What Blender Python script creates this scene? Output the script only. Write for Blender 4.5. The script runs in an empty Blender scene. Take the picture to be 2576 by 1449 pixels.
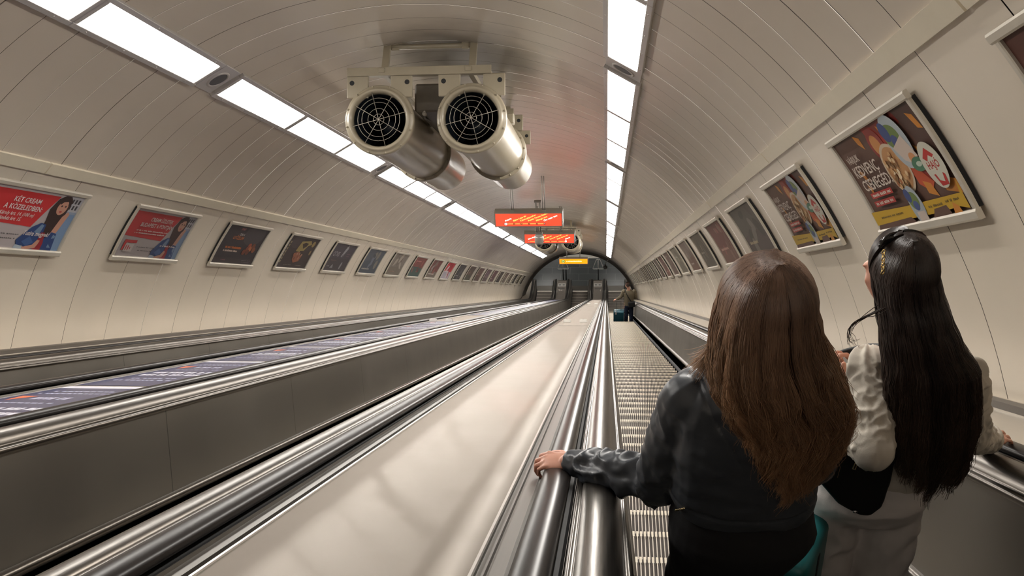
import bpy, bmesh, math, random
from mathutils import Vector, Matrix, noise
random.seed(11)
PI = math.pi
SC = bpy.context.scene
COL = SC.collection
C30, S30 = math.cos(PI/6), 0.5
H0 = 29.4                       # height of the viewer above the lower landing
XC, ZC, RT = -1.67, -1.243, 3.65  # tunnel axis in the slope frame, tunnel radius

def W(x, y, z):
    """slope frame (x across, y down the slope, z off the slope) -> world"""
    return Vector((x, y*C30 + z*S30, -y*S30 + z*C30 + H0))
ROT = Matrix(((1, 0, 0), (0, C30, S30), (0, -S30, C30)))

# ------------------------------------------------------------------ materials
def lin(c):
    return tuple((v/12.92 if v <= 0.04045 else ((v+0.055)/1.055)**2.4) for v in c)
def rgb(r, g, b): return lin((r/255, g/255, b/255))
_M = {}
def mat(name, col=(.5,.5,.5), rough=.5, metal=0.0, spec=.5, coat=0.0, emit=None, es=0.0, build=None, aniso=0.0):
    if name in _M: return _M[name]
    m = bpy.data.materials.new(name); m.use_nodes = True
    nt = m.node_tree; b = nt.nodes['Principled BSDF']
    b.inputs['Base Color'].default_value = (*col, 1)
    b.inputs['Roughness'].default_value = rough
    b.inputs['Metallic'].default_value = metal
    b.inputs['Specular IOR Level'].default_value = spec
    b.inputs['Coat Weight'].default_value = coat
    b.inputs['Coat Roughness'].default_value = .12
    b.inputs['Anisotropic'].default_value = aniso
    if emit:
        b.inputs['Emission Color'].default_value = (*emit, 1); b.inputs['Emission Strength'].default_value = es
    if build: build(nt, b)
    _M[name] = m
    return m
def N(nt, t, **k):
    n = nt.nodes.new(t)
    for a, v in k.items():
        if a.startswith('i_'):
            key = a[2:].replace('_', ' ')
            n.inputs[int(key) if key.isdigit() else key].default_value = v
        else: setattr(n, a, v)
    return n
def noisy(scale=4, vec=(1,1,1), amt=.15, bump=0.0, bscale=30, bvec=(1,1,1), uv=False, bdist=.01, dirt=None, rough_var=0):
    """base colour varied by noise (wear and dirt) + bump"""
    def f(nt, b):
        L = nt.links
        tc = N(nt, 'ShaderNodeTexCoord'); out = tc.outputs['UV' if uv else 'Object']
        mp = N(nt, 'ShaderNodeMapping'); mp.inputs['Scale'].default_value = vec; L.new(out, mp.inputs[0])
        nz = N(nt, 'ShaderNodeTexNoise', i_Scale=scale, i_Detail=5.0, i_Roughness=.6); L.new(mp.outputs[0], nz.inputs['Vector'])
        base = tuple(b.inputs['Base Color'].default_value)
        rp = N(nt, 'ShaderNodeValToRGB')
        rp.color_ramp.elements[0].position = .12; rp.color_ramp.elements[1].position = .88
        rp.color_ramp.elements[0].color = tuple(v*(1-amt) for v in base[:3])+(1,)
        rp.color_ramp.elements[1].color = tuple(min(1, v*(1+amt*.6)) for v in base[:3])+(1,)
        L.new(nz.outputs['Fac'], rp.inputs[0])
        L.new(rp.outputs[0], b.inputs['Base Color'])
        if rough_var:
            r0 = b.inputs['Roughness'].default_value
            mr = N(nt, 'ShaderNodeMapRange', i_3=max(.02, r0-rough_var), i_4=r0+rough_var, i_1=.3, i_2=.7)
            L.new(nz.outputs['Fac'], mr.inputs[0]); L.new(mr.outputs[0], b.inputs['Roughness'])
        if bump:
            m2 = N(nt, 'ShaderNodeMapping'); m2.inputs['Scale'].default_value = bvec; L.new(out, m2.inputs[0])
            n2 = N(nt, 'ShaderNodeTexNoise', i_Scale=bscale, i_Detail=3.0); L.new(m2.outputs[0], n2.inputs['Vector'])
            bp = N(nt, 'ShaderNodeBump', i_Strength=bump, i_Distance=bdist); L.new(n2.outputs['Fac'], bp.inputs['Height'])
            L.new(bp.outputs[0], b.inputs['Normal'])
    return f
def flat(r, g, b, rough=.55, spec=.4):
    q = [v*.86+e*.14 for v, e in zip((r, g, b), (120, 106, 94))]   # greyish haze of the plastic cover mixed into the ink colour
    return mat('print_%d_%d_%d' % (r, g, b), rgb(*q), rough, spec=spec)

M_WALL = mat('cream_enamel', (.71,.635,.53), .28, spec=.5, build=noisy(1.2, (1,1,1), .07, .05, 1.1, bdist=.02))
def ceil_build(nt, b):
    noisy(1.1, (1,.6,1), .10, .05, 1.3, bdist=.02)(nt, b)
    L = nt.links
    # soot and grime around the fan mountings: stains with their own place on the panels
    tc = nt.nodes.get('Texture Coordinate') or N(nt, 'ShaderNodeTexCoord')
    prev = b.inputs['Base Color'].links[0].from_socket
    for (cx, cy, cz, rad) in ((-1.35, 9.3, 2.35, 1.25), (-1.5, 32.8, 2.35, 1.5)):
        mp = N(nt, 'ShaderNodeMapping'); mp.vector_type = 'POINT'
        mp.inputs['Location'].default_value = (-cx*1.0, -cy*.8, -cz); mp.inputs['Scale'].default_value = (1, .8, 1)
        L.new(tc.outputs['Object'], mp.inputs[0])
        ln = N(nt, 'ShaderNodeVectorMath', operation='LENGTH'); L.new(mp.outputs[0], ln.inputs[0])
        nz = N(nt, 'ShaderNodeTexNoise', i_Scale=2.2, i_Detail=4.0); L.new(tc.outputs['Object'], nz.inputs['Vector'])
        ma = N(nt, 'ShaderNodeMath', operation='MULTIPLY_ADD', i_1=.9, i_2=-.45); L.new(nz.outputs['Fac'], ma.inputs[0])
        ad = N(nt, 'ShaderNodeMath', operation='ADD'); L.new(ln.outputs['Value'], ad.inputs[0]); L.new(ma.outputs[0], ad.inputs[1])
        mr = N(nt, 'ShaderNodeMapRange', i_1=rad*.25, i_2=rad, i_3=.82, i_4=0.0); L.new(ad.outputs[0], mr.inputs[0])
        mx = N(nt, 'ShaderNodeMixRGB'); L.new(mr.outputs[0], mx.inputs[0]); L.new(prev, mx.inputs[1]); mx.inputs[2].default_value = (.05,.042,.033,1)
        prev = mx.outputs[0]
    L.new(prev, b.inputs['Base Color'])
M_CEIL = mat('ceiling_enamel', (.57,.50,.415), .30, spec=.5, build=ceil_build)
M_TRIM = mat('cornice_enamel', (.70,.635,.50), .35, build=noisy(3, amt=.08))
M_SEAM = mat('seam_dark', (.035,.030,.025), .8)
def panel_build(nt, b):
    noisy(1.0, (1,.8,1), .10, .03, 2.0, uv=True, rough_var=.05)(nt, b)
    L = nt.links; uv = N(nt, 'ShaderNodeUVMap'); sp = N(nt, 'ShaderNodeSeparateXYZ'); L.new(uv.outputs[0], sp.inputs[0])
    m = N(nt, 'ShaderNodeMath', operation='MODULO', i_1=1.85); L.new(sp.outputs['X'], m.inputs[0])
    lt = N(nt, 'ShaderNodeMath', operation='LESS_THAN', i_1=.007); L.new(m.outputs[0], lt.inputs[0])
    prev = b.inputs['Base Color'].links[0].from_socket; mx = N(nt, 'ShaderNodeMixRGB'); L.new(lt.outputs[0], mx.inputs[0]); L.new(prev, mx.inputs[1]); mx.inputs[2].default_value = (.09,.08,.07,1)
    L.new(mx.outputs[0], b.inputs['Base Color'])
M_PANEL = mat('brushed_panel', (.235,.215,.19), .34, .85, build=panel_build)
def brushed(f0):
    """grain runs along the escalator, so highlights spread across it"""
    def f(nt, b):
        f0(nt, b)
        cb = N(nt, 'ShaderNodeCombineXYZ', i_X=1.0); nt.links.new(cb.outputs[0], b.inputs['Tangent'])
    return f
M_STEEL = mat('steel_rail', (.125,.110,.094), .30, 1.0, build=noisy(4, (.3,55,1), .75, .05, 6, (1,8,1), uv=True))
M_STEELD = mat('steel_dull', (.105,.095,.083), .38, 1.0, aniso=.5, build=brushed(noisy(3, (.6,20,1), .2, uv=True)))
def deck_build(nt, b):
    """fine grinding marks along the deck: the normal scatters sideways only, over slow waves in the sheet"""
    noisy(1.5, (3,3,3), .04, .22, 1.0, (3.2,1.6,1.6), bdist=.02)(nt, b)
    L = nt.links; g = N(nt, 'ShaderNodeNewGeometry'); prev = b.inputs['Normal'].links[0].from_socket; acc = None
    for off in (0.0, 3.7):
        ad = N(nt, 'ShaderNodeVectorMath', operation='ADD'); ad.inputs[1].default_value = (off, off, off); L.new(g.outputs['Position'], ad.inputs[0])
        sc = N(nt, 'ShaderNodeVectorMath', operation='SCALE'); sc.inputs['Scale'].default_value = 5000.0; L.new(ad.outputs[0], sc.inputs[0])
        wn = N(nt, 'ShaderNodeTexWhiteNoise'); wn.noise_dimensions = '3D'; L.new(sc.outputs[0], wn.inputs['Vector'])
        if acc is None: acc = wn.outputs['Value']
        else:
            s_ = N(nt, 'ShaderNodeMath', operation='ADD'); L.new(acc, s_.inputs[0]); L.new(wn.outputs['Value'], s_.inputs[1]); acc = s_.outputs[0]
    m = N(nt, 'ShaderNodeMath', operation='MULTIPLY_ADD', i_1=.24, i_2=-.24); L.new(acc, m.inputs[0])
    cb = N(nt, 'ShaderNodeCombineXYZ'); L.new(m.outputs[0], cb.inputs['X'])
    a2 = N(nt, 'ShaderNodeVectorMath', operation='ADD'); L.new(prev, a2.inputs[0]); L.new(cb.outputs[0], a2.inputs[1])
    nm = N(nt, 'ShaderNodeVectorMath', operation='NORMALIZE'); L.new(a2.outputs[0], nm.inputs[0]); L.new(nm.outputs[0], b.inputs['Normal'])
M_DECK = mat('deck_steel', (.375,.335,.30), .07, .12, spec=0.0, build=deck_build)
M_RUBBER = mat('rubber_black', (.020,.017,.016), .28, spec=.08)
M_BLACK = mat('black_matt', (.010,.010,.011), .7)
M_BRUSH = mat('brush_black', (.016,.017,.022), .75)
M_CLEAT = mat('cleat_aluminium', (.46,.405,.345), .45, .25)
M_NOSE = mat('cleat_worn', (.90,.80,.64), .45, .0)
M_GROOVE = mat('groove_dirt', (.075,.058,.048), .7, build=noisy(20, amt=.3))
M_FAN = mat('fan_enamel', (.34,.295,.215), .34, spec=.5, coat=.1, build=noisy(2.5, (1,1,1), .22, .05, 3, bdist=.02, rough_var=.06))
M_FAND = mat('fan_grime', (.13,.11,.085), .6, build=noisy(6, amt=.4))
M_FRAME = mat('poster_aluminium', (.62,.58,.50), .38, .35, build=noisy(12, (1,.3,1), .15))
M_LIGHT = mat('light_diffuser', (.9,.9,.9), .4, emit=(1.0,.955,.89), es=31.0)
M_LFRAME = mat('light_frame', (.50,.475,.46), .35, .3)
M_POLE = mat('pole_steel', (.30,.28,.25), .4, .8)
M_TILE = None

# ------------------------------------------------------------------ mesh helpers
def finish(name, bm, mats, parent=None, smooth=False, M=None):
    me = bpy.data.meshes.new(name); bm.to_mesh(me); bm.free()
    for m in (mats if isinstance(mats, (list, tuple)) else [mats]): me.materials.append(m)
    if smooth:
        for p in me.polygons: p.use_smooth = True
    o = bpy.data.objects.new(name, me); COL.objects.link(o)
    if parent: o.parent = parent
    if M is not None: o.matrix_basis = M
    return o
def tag(o, label=None, cat=None, group=None, kind=None):
    if label: o['label'] = label
    if cat: o['category'] = cat
    if group: o['group'] = group
    if kind: o['kind'] = kind
    return o
def empty(name, M, label=None, cat=None, group=None):
    o = bpy.data.objects.new(name, None); COL.objects.link(o); o.empty_display_size = .1
    o.matrix_world = M if isinstance(M, Matrix) else Matrix.Translation(M)
    return tag(o, label, cat, group)
def copy_tree(o, parent=None):
    c = o.copy(); COL.objects.link(c); c.parent = parent
    for ch in list(o.children): copy_tree(ch, c)
    return c
def box(bm, lo, hi, mi=0, M=None):
    x0,y0,z0 = lo; x1,y1,z1 = hi
    v = [bm.verts.new(M @ Vector(p) if M else p) for p in ((x0,y0,z0),(x1,y0,z0),(x1,y1,z0),(x0,y1,z0),(x0,y0,z1),(x1,y0,z1),(x1,y1,z1),(x0,y1,z1))]
    for f in ((3,2,1,0),(4,5,6,7),(0,1,5,4),(1,2,6,5),(2,3,7,6),(3,0,4,7)):
        bm.faces.new([v[i] for i in f]).material_index = mi
def rbox(bm, lo, hi, r=.01, seg=2, mi=0, M=None):
    b2 = bmesh.new(); box(b2, lo, hi)
    bmesh.ops.bevel(b2, geom=list(b2.edges), offset=r, segments=seg, profile=.5, affect='EDGES')
    merge(bm, b2, M, mi)
def merge(bm, b2, M=None, mi=None):
    mp = {}
    for v in b2.verts: mp[v] = bm.verts.new(M @ v.co if M else v.co)
    for f in b2.faces:
        try:
            g = bm.faces.new([mp[v] for v in f.verts]); g.material_index = f.material_index if mi is None else mi; g.smooth = f.smooth
        except ValueError: pass
    b2.free()
def frame_from(d, up=Vector((0,0,1))):
    d = d.normalized()
    if abs(d.dot(up)) > .98: up = Vector((1,0,0))
    x = up.cross(d).normalized(); y = d.cross(x)
    return x, y, d
def tube(bm, pts, r, n=10, mi=0, caps=True, smooth=True):
    pts = [Vector(p) for p in pts]; rr = r if isinstance(r, (list, tuple)) else [r]*len(pts)
    rings = []; up = None
    for i, p in enumerate(pts):
        d = (pts[min(i+1, len(pts)-1)] - pts[max(i-1, 0)]).normalized()
        if up is None: x, y, _ = frame_from(d)
        else:
            x = (up - d*up.dot(d)).normalized(); y = d.cross(x)
        up = x
        rings.append([bm.verts.new(p + (x*math.cos(2*PI*k/n) + y*math.sin(2*PI*k/n))*rr[i]) for k in range(n)])
    for a, b in zip(rings, rings[1:]):
        for k in range(n):
            f = bm.faces.new((a[k], a[(k+1)%n], b[(k+1)%n], b[k])); f.material_index = mi; f.smooth = smooth
    if caps:
        bm.faces.new(list(reversed(rings[0]))).material_index = mi; bm.faces.new(rings[-1]).material_index = mi
def lathe(bm, prof, c=(0,0,0), n=40, mi=0, axis='Y', smooth=True, close=False):
    """prof: list of (radius, along)"""
    c = Vector(c); rings = []
    for r, a in prof:
        ring = []
        for k in range(n):
            t = 2*PI*k/n; p, q = r*math.cos(t), r*math.sin(t)
            ring.append(bm.verts.new(c + (Vector((p, a, q)) if axis == 'Y' else Vector((p, q, a)) if axis == 'Z' else Vector((a, p, q)))))
        rings.append(ring)
    pr = list(zip(rings, rings[1:]))
    if close: pr.append((rings[-1], rings[0]))
    for a, b in pr:
        for k in range(n):
            f = bm.faces.new((a[k], b[k], b[(k+1)%n], a[(k+1)%n])); f.material_index = mi; f.smooth = smooth

# ------------------------------------------------------------------ longitudinal path of the escalators
NZ0 = -1.27                       # nosing plane in the slope frame
YA = -3.2
ARC_R = 6.0
_ys = 48.39; _zs = 0.0            # where the nosing line meets the landing level
T = ARC_R*math.tan(PI/12)
def path_points(y_end=50.9, extra=()):
    pts = []                      # (y, z, ny, nz, s)
    dy, dz = C30, -S30
    a = Vector((_ys - T*dy, _zs - T*dz))
    y0 = YA; z0 = a.y + (a.x - y0)*S30/C30
    L = math.hypot(a.x-y0, a.y-z0)
    nst = 14
    for i in range(nst+1):
        t = i/nst; pts.append((y0+(a.x-y0)*t, z0+(a.y-z0)*t, S30, C30, L*t))
    cx, cz = a.x + ARC_R*S30, a.y + ARC_R*C30
    for i in range(1, 13):
        th = PI/6*(1-i/12)
        pts.append((cx-ARC_R*math.sin(th), cz-ARC_R*math.cos(th), math.sin(th), math.cos(th), L+ARC_R*(PI/6-th)))
    s = pts[-1][4]
    pts.append((y_end, 0.0, 0.0, 1.0, s + y_end-pts[-1][0]))
    return pts
PATH = path_points()
SEG_A = PATH[0]
def on_path(s):
    """point on nosing path at arc length s"""
    for p, q in zip(PATH, PATH[1:]):
        if s <= q[4] or q is PATH[-1]:
            t = (s-p[4])/(q[4]-p[4]); return tuple(p[i]+(q[i]-p[i])*t for i in range(5))
def s_of_Y(Y): return (Y*C30 + NZ0*S30 - YA)/C30   # arc length for a slope coordinate
def sweep(name, prof, x0, sgn, m, parent=None, closed=False, smooth=False, path=None, tail=None, label=None):
    bm = bmesh.new(); uv = bm.loops.layers.uv.new('UVMap')
    P = path or PATH
    cum = [0.0]
    for a, b in zip(prof, prof[1:]): cum.append(cum[-1] + math.hypot(b[0]-a[0], b[1]-a[1]))
    cum.append(cum[-1]+.05)
    rings = []
    for (y, z, ny, nz, s) in P:
        rings.append([bm.verts.new((x0+sgn*o, y+ny*n, z+nz*n)) for o, n in prof])
    for i in range(len(P)-1):
        A, B = rings[i], rings[i+1]; m_ = len(prof)
        for k in range(m_ if closed else m_-1):
            k2 = (k+1) % m_
            vs = [A[k], B[k], B[k2], A[k2]]; us = [(P[i][4],cum[k]),(P[i+1][4],cum[k]),(P[i+1][4],cum[k+1]),(P[i][4],cum[k+1])]
            if sgn > 0: vs.reverse(); us.reverse()
            f = bm.faces.new(vs); f.smooth = smooth
            for lp, u in zip(f.loops, us): lp[uv].uv = u
    if closed:
        try: bm.faces.new(rings[-1]); bm.faces.new(list(reversed(rings[0])))
        except ValueError: pass
    bmesh.ops.recalc_face_normals(bm, faces=bm.faces)
    return finish(name, bm, m, parent)

# ------------------------------------------------------------------ tunnel lining
TUN = Matrix.Translation((0,0,H0)) @ ROT.to_4x4()
Y0T, Y1T = -4.1, 56.4
def ring_pt(ang, y, r=RT):  # ang measured from horizontal on the right side
    return Vector((XC + r*math.cos(ang), y, ZC + r*math.sin(ang)))
def slats(name, a0, a1, pitch, phase, mats, nseg, seed, jit=.0015, gap=.0055, kind='structure', smoothj=.0):
    rnd = random.Random(seed); bm = bmesh.new()
    k0 = math.floor((Y0T-phase)/pitch); y = phase + k0*pitch
    while y < Y1T:
        e = min(y+pitch, Y1T+.05)
        dr = [rnd.uniform(-jit, jit) for _ in range(2)]; g = gap*rnd.choice((.8,.9,1,1,1.2,1.9))
        def strip(ya, ra, yb, rb, mi):
            prev = None
            for i in range(nseg+1):
                a = a0+(a1-a0)*i/nseg
                v = (bm.verts.new(ring_pt(a, ya, ra)), bm.verts.new(ring_pt(a, yb, rb)))
                if prev:
                    f = bm.faces.new((prev[0], prev[1], v[1], v[0])); f.smooth = True; f.material_index = mi
                prev = v
        strip(y+g/2, RT+dr[0], e-g/2, RT+dr[1], 0)
        strip(e-g/2, RT+dr[1], e-g/2+.001, RT+.02, 1)
        strip(e-g/2+.001, RT+.02, e+g/2, RT+.02, 1)
        strip(e+g/2-.001, RT+.02, e+g/2, RT+dr[1], 1)
        y += pitch
    o = finish(name, bm, mats, M=TUN); o['kind'] = 'structure'
    return o
A_TR = math.asin((1.044-ZC)/RT)         # cornice upper edge
A_TB = math.asin((.965-ZC)/RT)
A_BOT = math.asin((-.64-ZC)/RT)
slats('ceiling', A_TR-.004, PI-A_TR+.004, .375, .025, [M_CEIL, M_SEAM], 56, 3)
slats('wall_right', A_BOT-.25, A_TB+.004, .75, .065, [M_WALL, M_SEAM], 18, 4)
slats('wall_left', PI-A_TB-.004, PI-A_BOT+.25, .75, .065, [M_WALL, M_SEAM], 18, 5)
# cornice bands, cut into 3.75 m lengths
for nm, sg in (('trim_1', 1), ('trim_2', -1)):
    bm = bmesh.new(); rnd = random.Random(sg+5); y = 7.0-3.75*3
    while y < Y1T:
        e = min(y+3.75, Y1T); dr = rnd.uniform(-.006, .006)
        pr = [(A_TR+.001, RT+.002), (A_TR+.0005, RT-.022+dr), (A_TB, RT-.020+dr), (A_TB-.0005, RT+.002)]
        rows = []
        for yy in (y+.006, e-.006):
            rows.append([bm.verts.new(ring_pt(a if sg > 0 else PI-a, yy, r)) for a, r in pr])
        for k in range(3): bm.faces.new((rows[0][k], rows[0][k+1], rows[1][k+1], rows[1][k]))
        bm.faces.new(rows[0]); bm.faces.new(rows[1])
        y += 3.75
    bmesh.ops.recalc_face_normals(bm, faces=bm.faces)
    o = finish(nm, bm, M_TRIM, M=TUN); o['kind'] = 'structure'
# dark arch rim at the lower end
bm = bmesh.new(); prev = None
for i in range(65):
    a = A_BOT-.25 + (PI-2*A_BOT+.5)*i/64
    v = [bm.verts.new(ring_pt(a, y, r)) for y, r in ((56.3, RT-.05), (56.3, RT+.15), (56.75, RT+.15), (56.75, RT-.17))]
    if prev:
        for k in range(4): bm.faces.new((prev[k], v[k], v[(k+1)%4], prev[(k+1)%4]))
    prev = v
bmesh.ops.recalc_face_normals(bm, faces=bm.faces)
o = finish('trim_3', bm, mat('arch_dark', (.07,.06,.05), .5), M=TUN); o['kind'] = 'structure'

# ------------------------------------------------------------------ ceiling lights and grille plates
def ring_frame(ang, y, r=RT):
    """local frame on the lining: x tangent, y along, z into the tunnel"""
    p = ring_pt(ang, y, r); zin = Vector((-math.cos(ang), 0, -math.sin(ang))); yy = Vector((0,1,0)); xx = yy.cross(zin)
    M = Matrix((xx, yy, zin)).transposed().to_4x4(); M.translation = p
    return TUN @ M
def ring_bar(bm, x0, x1, y0, y1, z0, z1, mi=0): rbox(bm, (x0,y0,z0), (x1,y1,z1), .004, 1, mi)
def light_proto():
    t = empty('ceiling_light', Matrix())
    hl, hw, ow = .932, .185, .137
    bm = bmesh.new()
    ring_bar(bm, -hw, -ow, -hl, hl, -.02, .032); ring_bar(bm, ow, hw, -hl, hl, -.02, .032)
    ring_bar(bm, -ow, ow, -hl, -hl+.048, -.02, .030); ring_bar(bm, -ow, ow, hl-.048, hl, -.02, .030)
    for sx in (-1, 1):
        for yy in (-.75,-.25,.25,.75): lathe(bm, [(.0,.0365),(.006,.0365),(.007,.031)], (sx*.162, yy, 0), 8, 0, 'Z')
    finish('light_frame', bm, M_LFRAME, t)
    bm = bmesh.new(); box(bm, (-ow+.001, -hl+.049, -.01), (ow-.001, hl-.049, .018))
    finish('diffuser', bm, M_LIGHT, t)
    return t
def grille_proto():
    t = empty('ceiling_speaker', Matrix())
    bm = bmesh.new(); rbox(bm, (-.175,-.15,-.02), (.175,.15,.014), .004, 1); finish('plate', bm, M_LFRAME, t)
    bm = bmesh.new(); lathe(bm, [(.088,.014),(.092,.022),(.108,.022),(.112,.014)], (0,0,0), 32, 0, 'Z'); finish('ring', bm, M_LFRAME, t)
    bm = bmesh.new(); lathe(bm, [(.0,.017),(.03,.018),(.089,.015)], (0,0,0), 32, 0, 'Z'); finish('speaker_mesh', bm, mat('grille_grey', (.10,.10,.105), .6), t)
    return t
LP, GP = light_proto(), grille_proto(); used = [False, False]
ORD = ['first','second','third','fourth','fifth','sixth','seventh','eighth','ninth','tenth','eleventh','twelfth','thirteenth','fourteenth','fifteenth','sixteenth','seventeenth','eighteenth','nineteenth','twentieth','twenty-first','twenty-second','twenty-third','twenty-fourth','twenty-fifth','twenty-sixth']
for side, ang in (('right', PI/3), ('left', PI-PI/3)):
    cnt = 0; gc = 0
    for k in range(-1, 8):
        g = 7.9+6*k
        if g > 6:
            o = GP if not used[1] else copy_tree(GP); used[1] = True
            o.matrix_world = ring_frame(ang, g, RT-.006)
            tag(o, f'round speaker grille plate in the {side} ceiling light row, {ORD[gc]} one down from the viewer', 'speaker', f'speaker grilles of the {side} light row'); gc += 1
        for j in range(3):
            y = g+.19+1.87*(j+.5)
            if k == 7 and j > 0: continue
            o = LP if not used[0] else copy_tree(LP); used[0] = True
            o.matrix_world = ring_frame(ang, y, RT-.008)
            # only the lights in view get counted from the nearest one seen
            seen = y > (4.5 if side == 'left' else 5.0)
            if seen: lb = f'lit white ceiling light panel, {ORD[cnt]} one down the {side} row'; cnt += 1
            else: lb = f'lit white ceiling light panel of the {side} row behind the viewer'
            tag(o, lb, 'ceiling light', f'ceiling lights of the {side} row')
# ------------------------------------------------------------------ escalators
NY0 = 3.548                        # a step edge, metres forward of the viewer
def nosing_z(y):
    zl = (_ys - y)*S30/C30
    s = .42
    return s*math.log1p(math.exp(min(60, zl/s))) if zl/s < 50 else zl
def step_mesh(simple=False):
    bm = bmesh.new(); hw = .497
    n = 51; p = 2*hw/n
    box(bm, (-hw, -.415, -.030), (hw, -.004, -.012), 2)          # groove bed
    box(bm, (-hw, -.010, -.262), (hw, -.006, -.012), 2)          # riser bed
    for i in range(n):
        x = -hw + (i+.5)*p; w = p*.14
        for a, b, ww, mi, top in ((-.415, -.036, w, 0, 0.0), (-.036, 0.0, p*.29, 1, .0)):
            box(bm, (x-ww, a, -.013), (x+ww, b, top), mi)
        box(bm, (x-w, -.007, -.262), (x+w, 0.0, -.012), 0)
    me = bpy.data.meshes.new('step'); bm.to_mesh(me); bm.free()
    for m in (M_CLEAT, M_NOSE, M_GROOVE): me.materials.append(m)
    return me
STEP = step_mesh()
CAP = [(.556,.655),(.552,.664),(.554,.676),(.566,.682),(.570,.676),(.573,.690),(.583,.712),(.602,.729),(.628,.738),(.655,.737),(.672,.730),(.676,.722),(.681,.730),(.690,.728),(.693,.715),(.693,.690)]
def escalator(xc, label, near_first, tilt=0):
    t = empty('escalator', Vector((xc, PATH[0][0], PATH[0][1])), label, 'escalator')
    inv = Matrix.Translation((-xc, -PATH[0][0], -PATH[0][1]))
    def ch(o):
        o.matrix_basis = inv
        return o
    for sg in (-1, 1):
        ch(sweep('inner_panel', [(.526,.238),(.566,.655)], xc, sg, M_PANEL, t))
        # vertical joints of the panel sheets
        ch(sweep('balustrade_cap', CAP, xc, sg, M_STEEL, t, smooth=True))
        ch(sweep('skirt_moulding', [(.528,.240),(.512,.238),(.500,.226),(.497,.212),(.503,.198),(.512,.194)], xc, sg, M_STEEL, t, smooth=True))
        ch(sweep('skirt_panel', [(.509,-.20),(.509,.196)], xc, sg, M_STEELD, t))
        ch(sweep('safety_brush', [(.508,.028),(.482,.020),(.478,.034),(.485,.052),(.508,.066)], xc, sg, M_BRUSH, t))
        ch(sweep('handrail_track', [(.699,.69),(.703,.712),(.792,.712),(.796,.69)], xc, sg, M_BLACK, t))
        HR = [(.752+.041*math.cos(a), .733+.021*math.sin(a)) for a in [2*PI*k/16 for k in range(16)]]
        ch(sweep('handrail', HR, xc, sg, M_RUBBER, t, closed=True, smooth=True, path=path_with_newel()))
    ys = []
    k = 0; y = NY0 - .4*12
    while y < 50.9:
        ys.append(y); y += .4
    if near_first: ys_parts = [v for v in ys if v > 1.2][:100]
    else: ys_parts = ys[-100:]
    for y in ys_parts:
        o = bpy.data.objects.new('step', STEP); COL.objects.link(o); o.parent = t
        o.matrix_basis = inv @ Matrix.Translation((xc, y, nosing_z(y)))
    rest = [v for v in ys if v not in ys_parts]
    bm = bmesh.new()
    for y in rest:
        b2 = bmesh.new(); b2.from_mesh(STEP); merge(bm, b2, Matrix.Translation((xc, y, nosing_z(y))))
    o = finish('step_run', bm, [M_CLEAT, M_NOSE, M_GROOVE], t); o['kind'] = 'stuff'; ch(o)
    # comb plate at the lower landing
    bm = bmesh.new(); rbox(bm, (xc-.56, 50.9, -.03), (xc+.56, 51.5, .006), .004, 1)
    for i in range(49):
        x = xc-.49+i*.98/48; box(bm, (x-.004, 50.78, -.004), (x+.004, 50.9, .004))
    ch(finish('comb_plate', bm, M_STEELD, t))
    # truss pan under the steps, closes the view below
    ch(sweep('truss_pan', [(-.9,-.62),(.9,-.62)], xc, 1, M_BLACK, t))
    # newel ends
    for sg in (-1, 1):
        bm = bmesh.new(); x1 = xc+sg*.66; ww = .10
        prof = [(50.88,.0),(50.88,.69),(51.05,.69)] + [(51.05+.35*math.sin(a), .35+.34*math.cos(a)) for a in [PI*i/10 for i in range(1,8)]] + [(51.3,.0)]
        for sx in (-1, 1): bm.faces.new([bm.verts.new((x1+sx*ww, py, pz)) for py, pz in (prof if sx > 0 else prof[::-1])])
        bm.verts.ensure_lookup_table(); n_ = len(prof); bmesh.ops.bridge_loops(bm, edges=list(bm.edges))
        bmesh.ops.recalc_face_normals(bm, faces=bm.faces)
        ch(finish('newel', bm, M_STEELD, t))
    return t
def path_with_newel():
    P = list(PATH); s = P[-1][4]; P[-1] = (51.0, 0, 0, 1, s+.1)
    # rotate the offset about a centre at half height: emulate with shifted base points
    out = P[:]
    hc = .37
    for i in range(1, 10):
        th = PI*.9*i/9; r = .733-hc
        out.append((51.0, hc, math.sin(th), math.cos(th), s+.1+r*th))
        y, z, ny, nz, ss = out[-1]; out[-1] = (y - ny*hc, z - nz*hc, ny, nz, ss)
    return out
XE = (.61, XC, XC-2.28)
escalator(XE[0], 'right-hand down escalator with ridged steps that the passengers ride', True)
escalator(XE[1], 'centre escalator between the two steel-topped dividers', False)
escalator(XE[2], 'left-hand escalator next to the left tunnel wall', False)
DW = {}
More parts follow.
